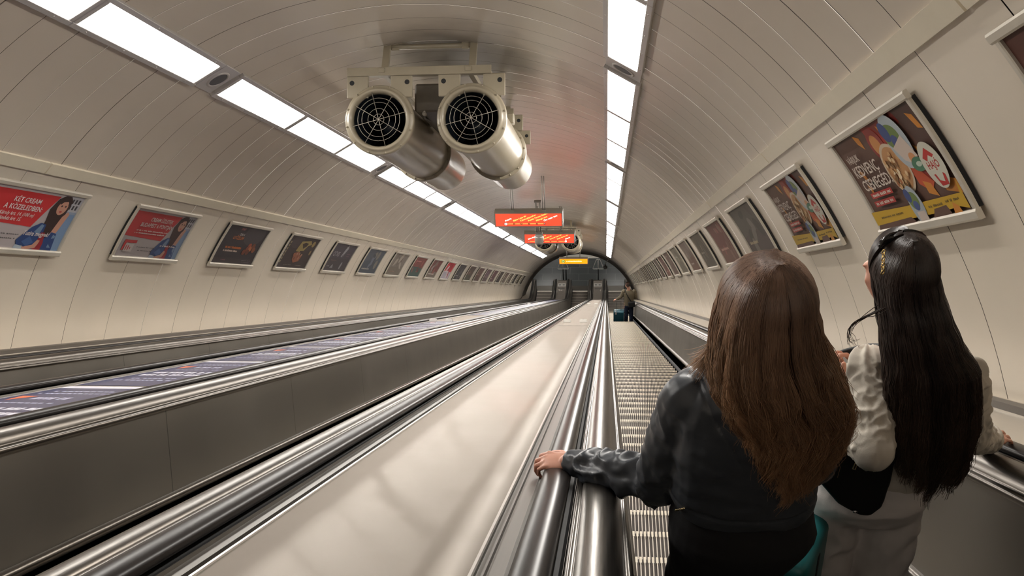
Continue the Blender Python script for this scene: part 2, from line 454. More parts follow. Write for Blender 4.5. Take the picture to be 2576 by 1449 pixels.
def divider(xc, label, glossy, stickers):
    t = empty('escalator_divider', Vector((xc, PATH[0][0], PATH[0][1])), label, 'divider')
    inv = Matrix.Translation((-xc, -PATH[0][0], -PATH[0][1]))
    for sg in (-1, 1):
        o = sweep('side_trim', [(.342,.69),(.342,.712),(.334,.716),(.330,.708),(.296,.708),(.293,.714),(.288,.714),(.286,.700),(.272,.700),(.270,.706)], xc, sg, M_STEELD, t); o.matrix_basis = inv
    # deck plates, each its own sheet
    rnd = random.Random(int(xc*100)); s0 = s_of_Y(3.12) % 1.85; s = s0-1.85; S_END = PATH[-1][4]
    n0 = .708
    while s < S_END:
        a, b = max(s, 0), min(s+1.85, S_END)
        if b-a > .2:
            bm = bmesh.new(); rows = []; nn = 6; tl = rnd.uniform(-.0012, .0012)
            for i in range(nn+1):
                y, z, ny, nz, _ = on_path(a+.002+(b-a-.004)*i/nn)
                row = []
                for j, ox in enumerate((-.270,-.266,-.14,0,.14,.266,.270)):
                    n = n0 + (.004 if 0 < j < 6 else -.003) + tl*(i/nn-.5)*2
                    row.append(bm.verts.new((xc+ox, y+ny*n, z+nz*n)))
                rows.append(row)
            for A, B in zip(rows, rows[1:]):
                for k in range(6): bm.faces.new((A[k], A[k+1], B[k+1], B[k])).smooth = True
            bmesh.ops.recalc_face_normals(bm, faces=bm.faces)
            o = finish('deck_plate', bm, M_DECK, t); o.matrix_basis = inv
        s += 1.85
    # white lips along the deck
    for sg in (-1, 1):
        o = sweep('edge_strip', [(.270,.706),(.2705,.7165),(.264,.7165),(.2635,.710)], xc, sg, mat('edge_white', (.75,.72,.68), .3, .6), t); o.matrix_basis = inv
    # closing plate and sign plate at the lower end
    bm = bmesh.new(); rbox(bm, (xc-.36, 50.9, 0), (xc+.36, 51.02, .712), .02, 2); o = finish('end_plate', bm, M_STEEL, t); o.matrix_basis = inv
    bm = bmesh.new(); rbox(bm, (xc-.25, 50.15, .712), (xc+.25, 50.55, .722), .004, 1); o = finish('sign_plate', bm, mat('plate_white', (.72,.70,.66), .35), t); o.matrix_basis = inv
    ic = bmesh.new()
    for sx in (-.12, .12):
        lathe(ic, [(0,.7235),(.075,.7235),(.078,.722)], (xc+sx, 50.35, 0), 20, 0, 'Z')
        box(ic, (xc+sx-.055, 50.335, .7235), (xc+sx+.055, 50.365, .7245), 1)
    pl = [c for c in t.children if c.name.startswith('sign_plate')][0]
    o = finish('no_entry_symbol', ic, [mat('sign_black', (.02,.02,.02), .5), mat('sign_white', (.8,.8,.8), .4)], pl)
    # illegible notice below the symbols
    bm = bmesh.new(); rbox(bm, (xc-.2, 49.75, .712), (xc+.2, 49.95, .719), .003, 1); o = finish('notice_plate', bm, mat('notice_grey', (.16,.14,.13), .4), t); o.matrix_basis = inv
    if stickers:
        navy, purple = mat('sticker_navy', rgb(52,58,104), .25, spec=.5, coat=.4), mat('sticker_white', rgb(205,203,215), .35)
        orange = mat('sticker_orange', rgb(226,112,70), .35); pale = mat('sticker_text', rgb(170,168,190), .35)
        def quad(bm, a, b, xa, xb, n, mi):
            pa, pb = on_path(a), on_path(b)
            v = [bm.verts.new((xc+x, p[0]+p[2]*n, p[1]+p[3]*n)) for p, x in ((pa,xa),(pa,xb),(pb,xb),(pb,xa))]
            bm.faces.new(v).material_index = mi
        s = s0
        rnd = random.Random(4)
        while s < S_END-6:
            Y = s - s_of_Y(0)
            if not (14.6 < Y < 18.2):
                bm = bmesh.new(); m_ = [navy, purple, orange, pale]
                a = s+.03; quad(bm, a, a+1.70, -.258, .258, .7142, 0); quad(bm, a+1.70, a+1.80, -.258, .258, .7142, 1)
                for (r0, w0, h, mi) in ((.30,.40,.035,3),(.42,.30,.03,3),(.62,.42,.085,1),(.78,.40,.085,1),(1.02,.32,.03,3),(1.18,.20,.09,3),(1.42,.42,.03,3),(1.52,.36,.03,3)):
                    x = -w0/2
                    while x < w0/2-.02:
                        w = rnd.uniform(.018, .035); quad(bm, a+r0+rnd.uniform(0,.006), a+r0+h, x, min(x+w, w0/2), .7146, mi); x += w+(.006 if rnd.random() > .2 else .022)
                pa = on_path(a+1.14); pb = on_path(a+1.32)
                bm.faces.new([bm.verts.new((xc+x, p[0]+p[2]*.7147, p[1]+p[3]*.7147)) for p, x in ((pa,-.20),(pb,-.22),(pb,-.13))]).material_index = 2
                o = finish('advert_sticker', bm, m_, t); o.matrix_basis = inv
            s += 1.85
    return t
XD = ((XE[0]+XE[1])/2, (XE[1]+XE[2])/2)
divider(XD[0], 'mirror-like steel divider deck between the right and centre escalators', True, False)
divider(XD[1], 'divider deck covered with blue advert stickers between centre and left escalators', False, True)
# small wedge stop blocks on the dividers
def block_proto():
    t = empty('stop_block', Matrix())
    bm = bmesh.new()
    v = [bm.verts.new(p) for p in ((-.065,-.05,0),(.065,-.05,0),(.065,.07,0),(-.065,.07,0),(-.06,-.045,.055),(.06,-.045,.055),(.06,.03,.055),(-.06,.03,.055))]
    for f in ((3,2,1,0),(4,5,6,7),(0,1,5,4),(1,2,6,5),(2,3,7,6),(3,0,4,7)): bm.faces.new([v[i] for i in f])
    bmesh.ops.bevel(bm, geom=list(bm.edges), offset=.006, segments=2, affect='EDGES')
    finish('body', bm, mat('block_white', (.68,.66,.62), .3, .3), t)
    bm = bmesh.new(); lathe(bm, [(0,.058),(.012,.058),(.014,.054)], (0,-.005,0), 10, 0, 'Z'); finish('screw', bm, M_BLACK, t)
    return t
BP = block_proto(); first = True
for di, (xd, nm) in enumerate(((XD[0], 'mirror-like'), (XD[1], 'sticker-covered'))):
    for far, Y in ((0, 15.7), (1, 35.6)):
        for sx, sd in ((-.14, 'left'), (.14, 'right')):
            o = BP if first else copy_tree(BP); first = False
            p = on_path(s_of_Y(Y)); n = .7125
            o.matrix_world = Matrix.Translation((xd+sx-(.06 if di else 0), p[0]+p[2]*n, p[1]+p[3]*n)) @ ROT.to_4x4()
            tag(o, f'small pale metal wedge block on the {nm} divider deck, {sd} one of the {"far" if far else "near"} pair', 'stop block', 'pale wedge blocks on the divider decks')
# outer decks along the walls (part of the building)
for i, (xe, sg) in enumerate(((XE[0], 1), (XE[2], -1))):
    o = sweep('trim_%d' % (4+i), [(.78,.69),(.782,.712),(.80,.716),(.805,.71),(1.22,.70),(1.225,.742),(1.25,.748),(1.34,.745),(1.34,.60)], xe, sg, mat('ledge_enamel', (.52,.47,.40), .3, build=noisy(2, amt=.08)), None); o['kind'] = 'structure'
    o = sweep('trim_%d' % (6+i), [(1.222,.70),(1.218,.745),(1.245,.754),(1.262,.752),(1.262,.70)], xe, sg, mat('rail_dark', (.12,.105,.09), .4, .5), None); o['kind'] = 'structure'
# right panel joints and left end sign plate
# ------------------------------------------------------------------ lower landing
def tile_build(nt, b):
    L = nt.links; tc = N(nt, 'ShaderNodeTexCoord')
    br = N(nt, 'ShaderNodeTexBrick', i_Scale=1.0); br.inputs['Color1'].default_value = (.052,.062,.066,1); br.inputs['Color2'].default_value = (.075,.085,.088,1); br.inputs['Mortar'].default_value = (.15,.16,.16,1)
    br.inputs['Mortar Size'].default_value = .012; br.inputs['Brick Width'].default_value = 1.2; br.inputs['Row Height'].default_value = .9
    L.new(tc.outputs['Object'], br.inputs['Vector']); L.new(br.outputs['Color'], b.inputs['Base Color'])
M_TILE = mat('granite_tile', (.07,.08,.085), .25, build=tile_build)
bm = bmesh.new(); box(bm, (-6.4, 51.45, -.12), (3.1, 55.3, 0)); o = finish('floor', bm, M_TILE); o['kind'] = 'structure'
bm = bmesh.new(); box(bm, (-6.4, 55.3, -.12), (3.1, 76, -.002)); o = finish('floor', bm, mat('pale_floor', (.62,.60,.55), .3, build=noisy(2, amt=.1))); o['kind'] = 'structure'
bm = bmesh.new(); box(bm, (-6.4, 76, 0), (3.1, 76.2, 4.4)); o = finish('wall_end', bm, M_WALL); o['kind'] = 'structure'
bm = bmesh.new(); box(bm, (3.1, 47, 0), (3.3, 76, 4.4)); o = finish('wall_hall_right', bm, M_TILE); o['kind'] = 'structure'
bm = bmesh.new(); box(bm, (-6.6, 47, 0), (-6.4, 76, 4.4)); o = finish('wall_hall_left', bm, M_TILE); o['kind'] = 'structure'
bm = bmesh.new(); box(bm, (-6.6, 50.4, 4.4), (3.3, 76, 4.5)); o = finish('ceiling', bm, M_CEIL); o['kind'] = 'structure'
for i, (x, y) in enumerate([(x, y) for y in (53.5, 58.5, 66) for x in (-4.2, .9)]):  # unseen panels, added to brighten the landing floor
    o = copy_tree(LP); o.matrix_world = Matrix.Translation((x, y, 4.39)) @ Matrix.Rotation(PI, 4, 'Y') @ Matrix.Rotation(PI/2, 4, 'Z')
    tag(o, f'unseen light added over the lower hall, {ORD[i]} one in from the arch', 'ceiling light', 'unseen lights added over the lower hall')
# side cladding between arch and landing
for sg, x in ((1, XE[0]+.78), (-1, XE[2]-.78)):
    bm = bmesh.new(); box(bm, (min(x, x+sg*.7), 50.9, 0), (max(x, x+sg*.7), 51.4, .70)); o = finish('trim_8' if sg > 0 else 'trim_9', bm, M_STEELD); o['kind'] = 'structure'
# triangular hoops on posts behind the divider ends
def hoop():
    t = empty('hoop_stand', Matrix())
    bm = bmesh.new(); tube(bm, [(0,0,0),(0,0,1.02)], .035, 10); lathe(bm, [(0,.0),(.11,.0),(.11,.015),(.035,.02)], (0,0,0), 20, 0, 'Z'); finish('post', bm, M_BLACK, t)
    bm = bmesh.new(); w, z0, z1, tw = .36, 1.02, 1.70, .12; pts = []
    cs = [(-w,z0),(w,z0),(tw,z1),(-tw,z1)]
    for i in range(4):
        a, b, c = Vector(cs[i-1]), Vector(cs[i]), Vector(cs[(i+1)%4])
        p0 = b+(a-b).normalized()*.05; p1 = b+(c-b).normalized()*.05
        for t_ in (0,.33,.67,1): q = p0*(1-t_)**2 + b*2*t_*(1-t_) + p1*t_**2; pts.append((q.x, 0, q.y))
    tube(bm, pts+[pts[0]], .022, 8); finish('hoop_frame', bm, mat('hoop_white', (.92,.91,.88), .35), t)
    bm = bmesh.new(); tube(bm, [(0,0,1.02),(0,0,1.70)], .018, 8); finish('middle_bar', bm, mat('hoop_white'), t)
    return t
h = hoop(); h.matrix_world = Matrix.Translation((XD[0]+.02, 51.9, 0)); tag(h, 'white trapezoid hoop on a black post behind the right divider end', 'stand')
h2 = copy_tree(h); h2.matrix_world = Matrix.Translation((XD[1]+.02, 51.9, 0)); tag(h2, 'white trapezoid hoop on a black post behind the left divider end, under the yellow sign', 'stand')
bm = bmesh.new(); tube(bm, [(0,0,0),(0,0,.95)], .04, 10); lathe(bm, [(0,0),(.1,0),(.1,.015),(.04,.02)], (0,0,0), 16, 0, 'Z')
o = finish('bollard', bm, M_BLACK, M=Matrix.Translation((XD[1]+.2, 52.1, 0))); tag(o, 'short black post right of the left hoop post', 'post')
# ------------------------------------------------------------------ jet fans
def fan_pair():
    t = empty('jet_fan_pair', Matrix())
    for fx in (-.447, .447):
        zc = 0.0
        bm = bmesh.new()
        lathe(bm, [(.300,.07),(.300,2.17)], (fx,0,zc), 48)
        lathe(bm, [(.283,2.21),(.283,3.62),(.27,3.67),(.24,3.67),(.235,3.4)], (fx,0,zc), 48)
        lathe(bm, [(.300,2.11),(.335,2.11),(.338,2.12),(.338,2.21),(.333,2.215),(.283,2.215)], (fx,0,zc), 48)
        for k in range(16):
            a = 2*PI*k/16+.1; lathe(bm, [(0,-.012),(.011,-.012),(.011,.0)], (fx+.320*math.cos(a), 2.11, zc+.320*math.sin(a)), 6)
        hs = finish('fan_housing', bm, M_FAN, t)
        # bellmouth
        bm = bmesh.new()
        lathe(bm, [(.250,.22),(.250,.10),(.256,.04),(.270,.008),(.287,0),(.300,.010),(.304,.03),(.322,.034),(.334,.040),(.338,.055),(.338,.10),(.330,.108),(.300,.11)], (fx,0,zc), 56)
        for k in range(12):
            a = 2*PI*k/12+.2; lathe(bm, [(0,.026),(.009,.026),(.011,.034)], (fx+.324*math.cos(a), 0, zc+.324*math.sin(a)), 6)
        finish('intake_ring', bm, M_FAN, hs)
        bm = bmesh.new(); lathe(bm, [(.249,.05),(.249,1.0),(0,1.0)], (fx,0,zc), 40)
        for k in range(9):       # blades inside
            a = 2*PI*k/9; ca, sa = math.cos(a), math.sin(a); cb, sb = math.cos(a+.42), math.sin(a+.42)
            bm.faces.new([bm.verts.new(q) for q in ((fx+.08*ca,.62,zc+.08*sa),(fx+.24*ca,.66,zc+.24*sa),(fx+.24*cb,.52,zc+.24*sb),(fx+.08*cb,.50,zc+.08*sb))])
        lathe(bm, [(0,.44),(.05,.45),(.085,.50),(.09,1.0)], (fx,0,zc), 24)
        finish('fan_rotor', bm, mat('fan_inside', (.012,.016,.022), .35), hs)
        bm = bmesh.new()
        for k in range(4):
            a = PI*k/4+.25; d = Vector((math.cos(a), 0, math.sin(a)))*.272; c = Vector((fx, .012, zc)); tube(bm, [c-d, c+d], .0032, 6)
        for r in (.052,.105,.165,.205):
            pts = [(fx+r*math.cos(2*PI*k/40), .016, zc+r*math.sin(2*PI*k/40)) for k in range(41)]; tube(bm, pts, .0026, 5, caps=False)
        finish('guard_grille', bm, mat('grille_wire', (.36,.33,.28), .4, .5), hs)
        # square lugs with holes on the front flange
        for sx in (-1, 1):
            bm = bmesh.new()
            x = fx+sx*.215; rbox(bm, (x-.105, .045, .215), (x+.105, .075, .425), .006, 1)
            lathe(bm, [(0,.0435),(.024,.0435)], (fx+sx*.27, 0, .36), 14, 1)
            finish('mounting_lug', bm, [M_FAN, M_BLACK], hs)
        for k, yy in enumerate((2.13, 3.2)):
            bm = bmesh.new()
            rbox(bm, (fx-.06, yy, .25), (fx+.30, yy+.022, .43), .006, 1)
            lathe(bm, [(0,-.002),(.022,-.002)], (fx+.25, yy, .36), 12, 1)
            finish('rear_lug', bm, [M_FAN, M_BLACK], hs)
        bm = bmesh.new(); rbox(bm, (fx+.215, 1.2, .16), (fx+.285, 1.34, .27), .01, 1)
        finish('terminal_box', bm, M_FAN, hs)
    # hanging frame
    bm = bmesh.new()
    for yy in (.06, 2.15, 3.21):
        rbox(bm, (-.76, yy-.045, .42), (.64, yy+.045, .445), .004, 1); rbox(bm, (-.76, yy-.045, .42), (.64, yy-.037, .50), .003, 1)
    for x in (-.42, .42): rbox(bm, (x-.03, .0, .445), (x+.03, 3.3, .49), .005, 1)
    finish('hanger_beam', bm, M_FAN, t)
    for x, top in ((-.40, .80), (.45, .80)):
        for yy, lean in ((.06, .40), (2.15, .1), (3.21, .1)):
            M = Matrix(((1,0,0,x),(0,1,lean,yy-.44*lean),(0,0,1,0),(0,0,0,1)))
            bm = bmesh.new(); rbox(bm, (-.034,-.022,.44), (.034,.022,top), .004, 1, 0, M); finish('hanger_post', bm, M_FAN, t)
    bm = bmesh.new(); tube(bm, [(-.38,.19,.735),(.42,.19,.735)], .026, 10); rbox(bm, (-.36,.17,.70), (-.29,.21,.77), .005, 1); rbox(bm, (.33,.17,.70), (.40,.21,.77), .005, 1)
    finish('cross_tube', bm, M_FAN, t)
    bm = bmesh.new(); rbox(bm, (-.16,.30,.12), (.16,1.5,.40), .02, 1); tube(bm, [(-.02,.1,.08),(-.1,.5,.1),(-.1,1.6,.2)], .012, 8)
    lathe(bm, [(0,-.0),(.02,0),(.02,.05)], (-.02,.08,.06), 10)
    finish('cable_box', bm, M_FAND, t)
    bm = bmesh.new(); rbox(bm, (-.62,.25,.775), (.62,3.4,.80), .01, 1); finish('ceiling_plate', bm, M_FAND, t)
    return t
fp = fan_pair(); fp.matrix_world = TUN @ Matrix.Translation((XC-.05, 8.52, 1.635)); tag(fp, 'pair of cream jet fans hung from the ceiling nearest the viewer, with round wire guards', 'ventilation fan', 'jet fan pairs under the tunnel ceiling')
f2 = copy_tree(fp); f2.matrix_world = TUN @ Matrix.Translation((XC+.03, 30.8, 1.65)); tag(f2, 'distant pair of cream jet fans partly behind the second red sign', 'ventilation fan', 'jet fan pairs under the tunnel ceiling')
# ------------------------------------------------------------------ lettering
def text_bm(txt, size, align='LEFT', shear=0.0, bold=0.0, extr=0.0):
    cu = bpy.data.curves.new('lettering', 'FONT'); cu.body = txt; cu.size = size; cu.align_x = align; cu.shear = shear
    cu.offset = bold*size; cu.resolution_u = 2; cu.extrude = extr
    o = bpy.data.objects.new('lettering', cu); COL.objects.link(o)
    dg = bpy.context.evaluated_depsgraph_get(); me = bpy.data.meshes.new_from_object(o.evaluated_get(dg))
    bm = bmesh.new(); bm.from_mesh(me); bpy.data.meshes.remove(me)
    bpy.data.objects.remove(o); bpy.data.curves.remove(cu)
    return bm
def extent(bm):
    xs = [v.co.x for v in bm.verts]; ys = [v.co.y for v in bm.verts]
    return (min(xs), max(xs), min(ys), max(ys)) if xs else (0,1,0,1)

# ------------------------------------------------------------------ hanging signs
def sign_box(label, X, Yw, Zw, w, h, d, face_col, es, cat='sign', rods=(-.35,.35), rod_top=None, rod_len=1.0):
    """vertical light box; X, Yw, Zw: world position of the middle of its lit face"""
    t = empty('station_sign', Vector((X, Yw, Zw)), label, cat)
    bm = bmesh.new()
    e = .028
    rbox(bm, (-w/2,.0,h/2-e*.4), (w/2,d,h/2+.012), .004, 1)                 # top
    rbox(bm, (-w/2,.0,-h/2-.012), (w/2,d,-h/2+e*.4), .004, 1)
    for sx in (-1, 1): rbox(bm, (min(sx*w/2, sx*(w/2-e)), 0, -h/2), (max(sx*w/2, sx*(w/2-e)), d, h/2), .004, 1)
    box(bm, (-w/2+.01, d-.02, -h/2+.005), (w/2-.01, d-.004, h/2-.005))
    finish('sign_case', bm, mat('sign_case', (.30,.27,.23), .3, .7), t)
    bm = bmesh.new(); box(bm, (-w/2+e, .014, -h/2+.012), (w/2-e, .024, h/2-.012))
    fm = mat('sign_lit_%d' % int(face_col[0]*1e4+face_col[1]*1e5), face_col, .35, emit=face_col, es=es)
    f = finish('lit_face', bm, fm, t)
    bm = bmesh.new()
    for rx in rods:
        for dx in (-.022, .022): tube(bm, [(rx+dx, d*.5, h/2), (rx+dx, d*.5, h/2+rod_len)], .011, 8)
        rbox(bm, (rx-.05, d*.5-.03, h/2+rod_len-.03), (rx+.05, d*.5+.03, h/2+rod_len), .004, 1)
        rbox(bm, (rx-.04, d*.5-.03, h/2), (rx+.04, d*.5+.03, h/2+.03), .004, 1)
    finish('hanger_rod', bm, M_POLE, t)
    return t, f
M_TXW = mat('sign_text_white', (1,.95,.85), .4, emit=(1,.93,.8), es=2.0)
M_TXY = mat('sign_text_yellow', (1,.62,.12), .4, emit=(1,.60,.12), es=1.6)
M_TXK = mat('sign_text_dark', (.10,.02,.015), .4)
XZ = Matrix(((1,0,0,0),(0,0,-1,0),(0,1,0,0),(0,0,0,1)))   # text plane -> vertical face looking uphill
def metro_face(parent, names, w, h, ring_at, stops, flip=False):
    bm = bmesh.new(); y = -.0005
    def disc(x, z, r, mi, lift):
        n = 24; c = bm.verts.new((x, .013-lift, z)); vs = [bm.verts.new((x+r*math.cos(2*PI*k/n), .013-lift, z+r*math.sin(2*PI*k/n))) for k in range(n)]
        for k in range(n): bm.faces.new((c, vs[k], vs[(k+1)%n])).material_index = mi
    zl = -h*.30
    box(bm, (stops[0], .0105, zl-.003), (stops[-1], .0125, zl+.003), 1)
    for i, x in enumerate(stops):
        if i == ring_at: disc(x, zl, .042, 2, .003); disc(x, zl, .030, 0, .0036); disc(x, zl, .013, 2, .0042)
        else:
            disc(x, zl, .022, 2, .003)
            disc(x, zl, .006, 1 if 0 < i < len(stops)-1 else 0, .0036)
    for i, (x, nm) in enumerate(zip(stops, names)):
        tb = text_bm(nm, .052, 'LEFT', 0, .014)
        R = Matrix.Rotation(math.radians(23), 4, 'Z'); T = Matrix.Translation((x-.012, zl+.055, 0))
        merge(bm, tb, Matrix.Translation((0,.0095,0)) @ XZ @ T @ R, 0 if i in (0, len(stops)-1) else 1)
    return finish('lettering', bm, [M_TXW, M_TXY, M_TXK], parent)
RED = (.84, .046, .020)
sp = W(-1.655, 19.40, 1.50)
s1, f1 = sign_box('nearer red metro line sign on two rods, ringed first stop at its left', sp.x, sp.y, sp.z, 1.47, .315, .23, RED, 1.7, rods=(-.345,.33), rod_len=.86)
metro_face(f1, ['Astoria', 'Blaha Lujza tér', 'Keleti pályaudvar', 'Puskás Ferenc Stadion', 'Pillangó utca', 'Örs vezér tere'], 1.47, .315, 0, [-.49,-.31,-.155,.01,.18,.345])
sp = W(-1.64, 26.35, 1.49)
s2, f2_ = sign_box('farther red metro line sign behind the silver dome camera, ringed stop at right', sp.x, sp.y, sp.z, 1.48, .30, .23, RED, 1.7, rods=(-.34,.34), rod_len=.86)
metro_face(f2_, ['Déli pályaudvar', 'Széll Kálmán tér', 'Batthyány tér', 'Kossuth Lajos tér', 'Deák Ferenc tér', 'Astoria'], 1.48, .30, 5, [-.60,-.39,-.17,.03,.24,.475])
sp = W(-1.655, 46.3, 1.46)
s3, f3 = sign_box('small yellow lit sign with a round arrow symbol hanging over the lower landing', sp.x, sp.y, sp.z, 1.47, .30, .2, rgb(246,150,16), 1.05, rods=(-.33,.33), rod_len=.78)
bm = bmesh.new()
def disc2(bm, x, z, r, mi, y):
    n = 24; c = bm.verts.new((x, y, z)); vs = [bm.verts.new((x+r*math.cos(2*PI*k/n), y, z+r*math.sin(2*PI*k/n))) for k in range(n)]
    for k in range(n): bm.faces.new((c, vs[k], vs[(k+1)%n])).material_index = mi
disc2(bm, -.52, 0, .095, 0, .010); disc2(bm, -.52, 0, .070, 1, .0095)
bm.faces.new([bm.verts.new((-.52+a, .009, b)) for a, b in ((-.055,0),(0,.04),(0,.015),(.05,.015),(.05,-.015),(0,-.015),(0,-.04))]).material_index = 0
rr = random.Random(2); x = -.36
while x < .42:
    w_ = rr.uniform(.012,.03); hh = rr.choice((.035,.035,.05)); box(bm, (x, .0095, -.02), (min(x+w_,.42), .0105, -.02+hh), 2); x += w_+(.008 if rr.random() > .15 else .03)
finish('lettering', bm, [mat('sign_text_green', (.05,.09,.03), .5), mat('sign_text_lime', (.6,.8,.15), .5, emit=(.7,.85,.2), es=.9), mat('sign_text_pale', (1,.85,.5), .4, emit=(1,.85,.5), es=1.3)], f3)
# dome camera on a thick double pole
p = W(-1.765, 24.05, .0)
t = empty('dome_camera', Vector((-1.765, W(0, 24.1, 1.25).y, W(0, 24.1, 1.25).z)), 'silver cylindrical dome camera hanging on a pole in front of the second red sign', 'camera')
bm = bmesh.new(); tube(bm, [(-.05,0,.30),(-.05,0,1.22)], .022, 10); tube(bm, [(.05,0,.30),(.05,0,1.22)], .022, 10); rbox(bm, (-.09,-.05,1.19), (.09,.05,1.23), .005, 1); rbox(bm, (-.09,-.05,.27), (.09,.05,.33), .005, 1); finish('hanger_pole', bm, M_POLE, t)
bm = bmesh.new(); lathe(bm, [(0,.275),(.07,.275),(.075,.235),(.105,.23),(.118,.215),(.120,.03),(.108,.0),(0,.0)], (0,0,0), 32, 0, 'Z'); finish('housing', bm, mat('camera_silver', (.36,.34,.31), .3, .6), t)
bm = bmesh.new(); lathe(bm, [(.072,.0),(.072,-.04),(.066,-.075),(.045,-.105),(.0,-.115)], (0,0,0), 24, 0, 'Z'); finish('dome', bm, mat('dome_black', (.02,.02,.022), .08, coat=1), t)
# small camera under the arch on the right
q = W(-.06, 55.6, 1.44)
t = empty('security_camera', q, 'small black camera under the right side of the dark arch', 'camera')
bm = bmesh.new(); lathe(bm, [(0,-.16),(.10,-.15),(.13,-.08),(.13,.0),(.05,.02),(.05,.12),(0,.12)], (0,0,0), 20, 0, 'Z'); finish('housing', bm, mat('dome_black'), t)
bm = bmesh.new(); tube(bm, [(0,0,.1),(.05,0,.32),(.25,0,.52)], .02, 8); finish('bracket', bm, M_POLE, t)

# ------------------------------------------------------------------ posters
PW, PH = 1.31, .56                # print size: along the tunnel, along the curve
A_PC = {1: None, -1: None}
def p_map(side, yc, u, v, lift):
    """u: 0..1 left to right for the reader, v: 0..1 bottom to top -> tunnel frame"""
    a = A_P0 + (v-.5)*PH/RT
    y = yc + (u-.5)*PW*(1 if side == 'left' else -1)
    if side == 'left': a = PI - a
    return ring_pt(a, y, RT - .030 - lift)
A_P0 = (math.asin((.875-ZC)/RT) + math.asin((.335-ZC)/RT))/2
def cut_map(bm, f, seg=7):
    for i in range(1, seg):
        v = i/seg
        bmesh.ops.bisect_plane(bm, geom=list(bm.verts)+list(bm.edges)+list(bm.faces), plane_co=(0,v,0), plane_no=(0,1,0))
    for vt in bm.verts: vt.co = f(vt.co.x, vt.co.y, vt.co.z)
def poly2(bm, pts, mi, z):
    try: bm.faces.new([bm.verts.new((x, y, z)) for x, y in pts]).material_index = mi
    except ValueError: pass
def ell(cx, cy, rx, ry, n=22, rot=0):
    c, s = math.cos(rot), math.sin(rot); k = PW/PH
    out = []
    for i in range(n):
        a = 2*PI*i/n; x, y = rx*math.cos(a)*k, ry*math.sin(a)
        out.append((cx+(x*c-y*s)/k, cy+(x*s+y*c)))
    return out
def poster(side, yc, art, label, group, detail=True, glare=0):
    nm = 'wall_poster'
    t = empty(nm, TUN @ Matrix.Translation(p_map(side, yc, .5, .5, -.03)), label, 'poster', group)
    inv = t.matrix_world.inverted()
    fr = lambda x, y, z: TUN @ p_map(side, yc, x, y, z)
    # frame rails follow the curve of the wall
    bm = bmesh.new()
    fu, fv = .042/PW, .040/PH
    def rail(u0, u1, v0, v1, l0, l1, seg, rnd=True):
        b2 = bmesh.new(); rows = []
        for i in range(seg+1):
            v = v0+(v1-v0)*i/seg if seg > 1 else None
            if seg > 1: rows.append([b2.verts.new((x, v, l)) for x, l in ((u0,l0),(u0,l1*.75),(u0+(u1-u0)*.2,l1),(u0+(u1-u0)*.8,l1),(u1,l1*.75),(u1,l0))])
        if seg == 1:
            for u in (u0, u1): rows.append([b2.verts.new((u, y, l)) for y, l in ((v0,l0),(v0,l1*.75),(v0+(v1-v0)*.2,l1),(v0+(v1-v0)*.8,l1),(v1,l1*.75),(v1,l0))])
        for A, B in zip(rows, rows[1:]):
            for k in range(6): b2.faces.new((A[k], A[(k+1)%6], B[(k+1)%6], B[k]))
        b2.faces.new(rows[0]); b2.faces.new(rows[-1])
        for vt in b2.verts: vt.co = fr(*vt.co)
        merge(bm, b2)
    rail(-fu, 1+fu, 1-.004, 1+fv, -.004, .020, 1)
    rail(-fu, 1+fu, -fv*1.25, .004, -.004, .024, 1)
    rail(-fu*.75, .004, 0, 1, -.004, .014, 8); rail(1-.004, 1+fu*.75, 0, 1, -.004, .014, 8)
    bmesh.ops.recalc_face_normals(bm, faces=bm.faces)
    o = finish('frame', bm, M_FRAME, t); o.data.transform(inv)
    bm = bmesh.new()      # black box, paints in the shaded gap behind the frame
    rows = []
    for i in range(7):
        v = i/6; rows.append([bm.verts.new(fr(x, v, l)) for x, l in ((-.02,-.026),(-.02,-.004),(1.02,-.004),(1.02,-.026))])
    for A, B in zip(rows, rows[1:]):
        for k in range(3): bm.faces.new((A[k], A[k+1], B[k+1], B[k]))
    bmesh.ops.recalc_face_normals(bm, faces=bm.faces)
    o = finish('shade_backing', bm, M_BLACK, t); o.data.transform(inv)
    # the print
    bm = bmesh.new(); mats = []; z = [0.0]
    def mi(c):
        m = flat(*c)
        if m not in mats: mats.append(m)
        return mats.index(m)
    for it in art:
        z[0] += .00025
        if it[0] == 'p': poly2(bm, it[2], mi(it[1]), z[0])
        elif it[0] == 'e': poly2(bm, ell(*it[2:]), mi(it[1]), z[0])
        elif it[0] == 'b':         # row of small letter-like bars standing for print too small to read
            _, c, x0, x1, y0, hh, seed = it; rr = random.Random(seed); x = x0; m_ = mi(c)
            while x < x1-.004:
                w_ = rr.uniform(.008, .02); poly2(bm, [(x,y0),(min(x+w_,x1),y0),(min(x+w_,x1),y0+hh*rr.choice((.7,.7,1))),(x,y0+hh*.9)], m_, z[0]); x += w_+(.004 if rr.random() > .18 else .016)
        elif it[0] == 't':
            _, c, txt, x, y, hh, wmax, shear = it
            tb = text_bm(txt, 1.0, 'LEFT', shear, .015); x0, x1, y0, y1 = extent(tb); k = PW/PH
            cap = hh/.72; sx = cap/k
            if (x1-x0)*sx > wmax: sx = wmax/(x1-x0)
            merge(bm, tb, Matrix.Translation((x, y, z[0])) @ Matrix.Diagonal((sx, cap, 0, 1)) @ Matrix.Translation((-x0, 0, 0)), mi(c))
    cut_map(bm, lambda x, y, zz: fr(min(max(x,0),1), min(max(y,0),1), zz))
    bmesh.ops.recalc_face_normals(bm, faces=bm.faces)
    o = finish('print', bm, mats, t); o.data.transform(inv)
    return t
def bg(c): return ('p', c, [(0,0),(1,0),(1,1),(0,1)])
def R_(c, x0, y0, x1, y1): return ('p', c, [(x0,y0),(x1,y0),(x1,y1),(x0,y1)])
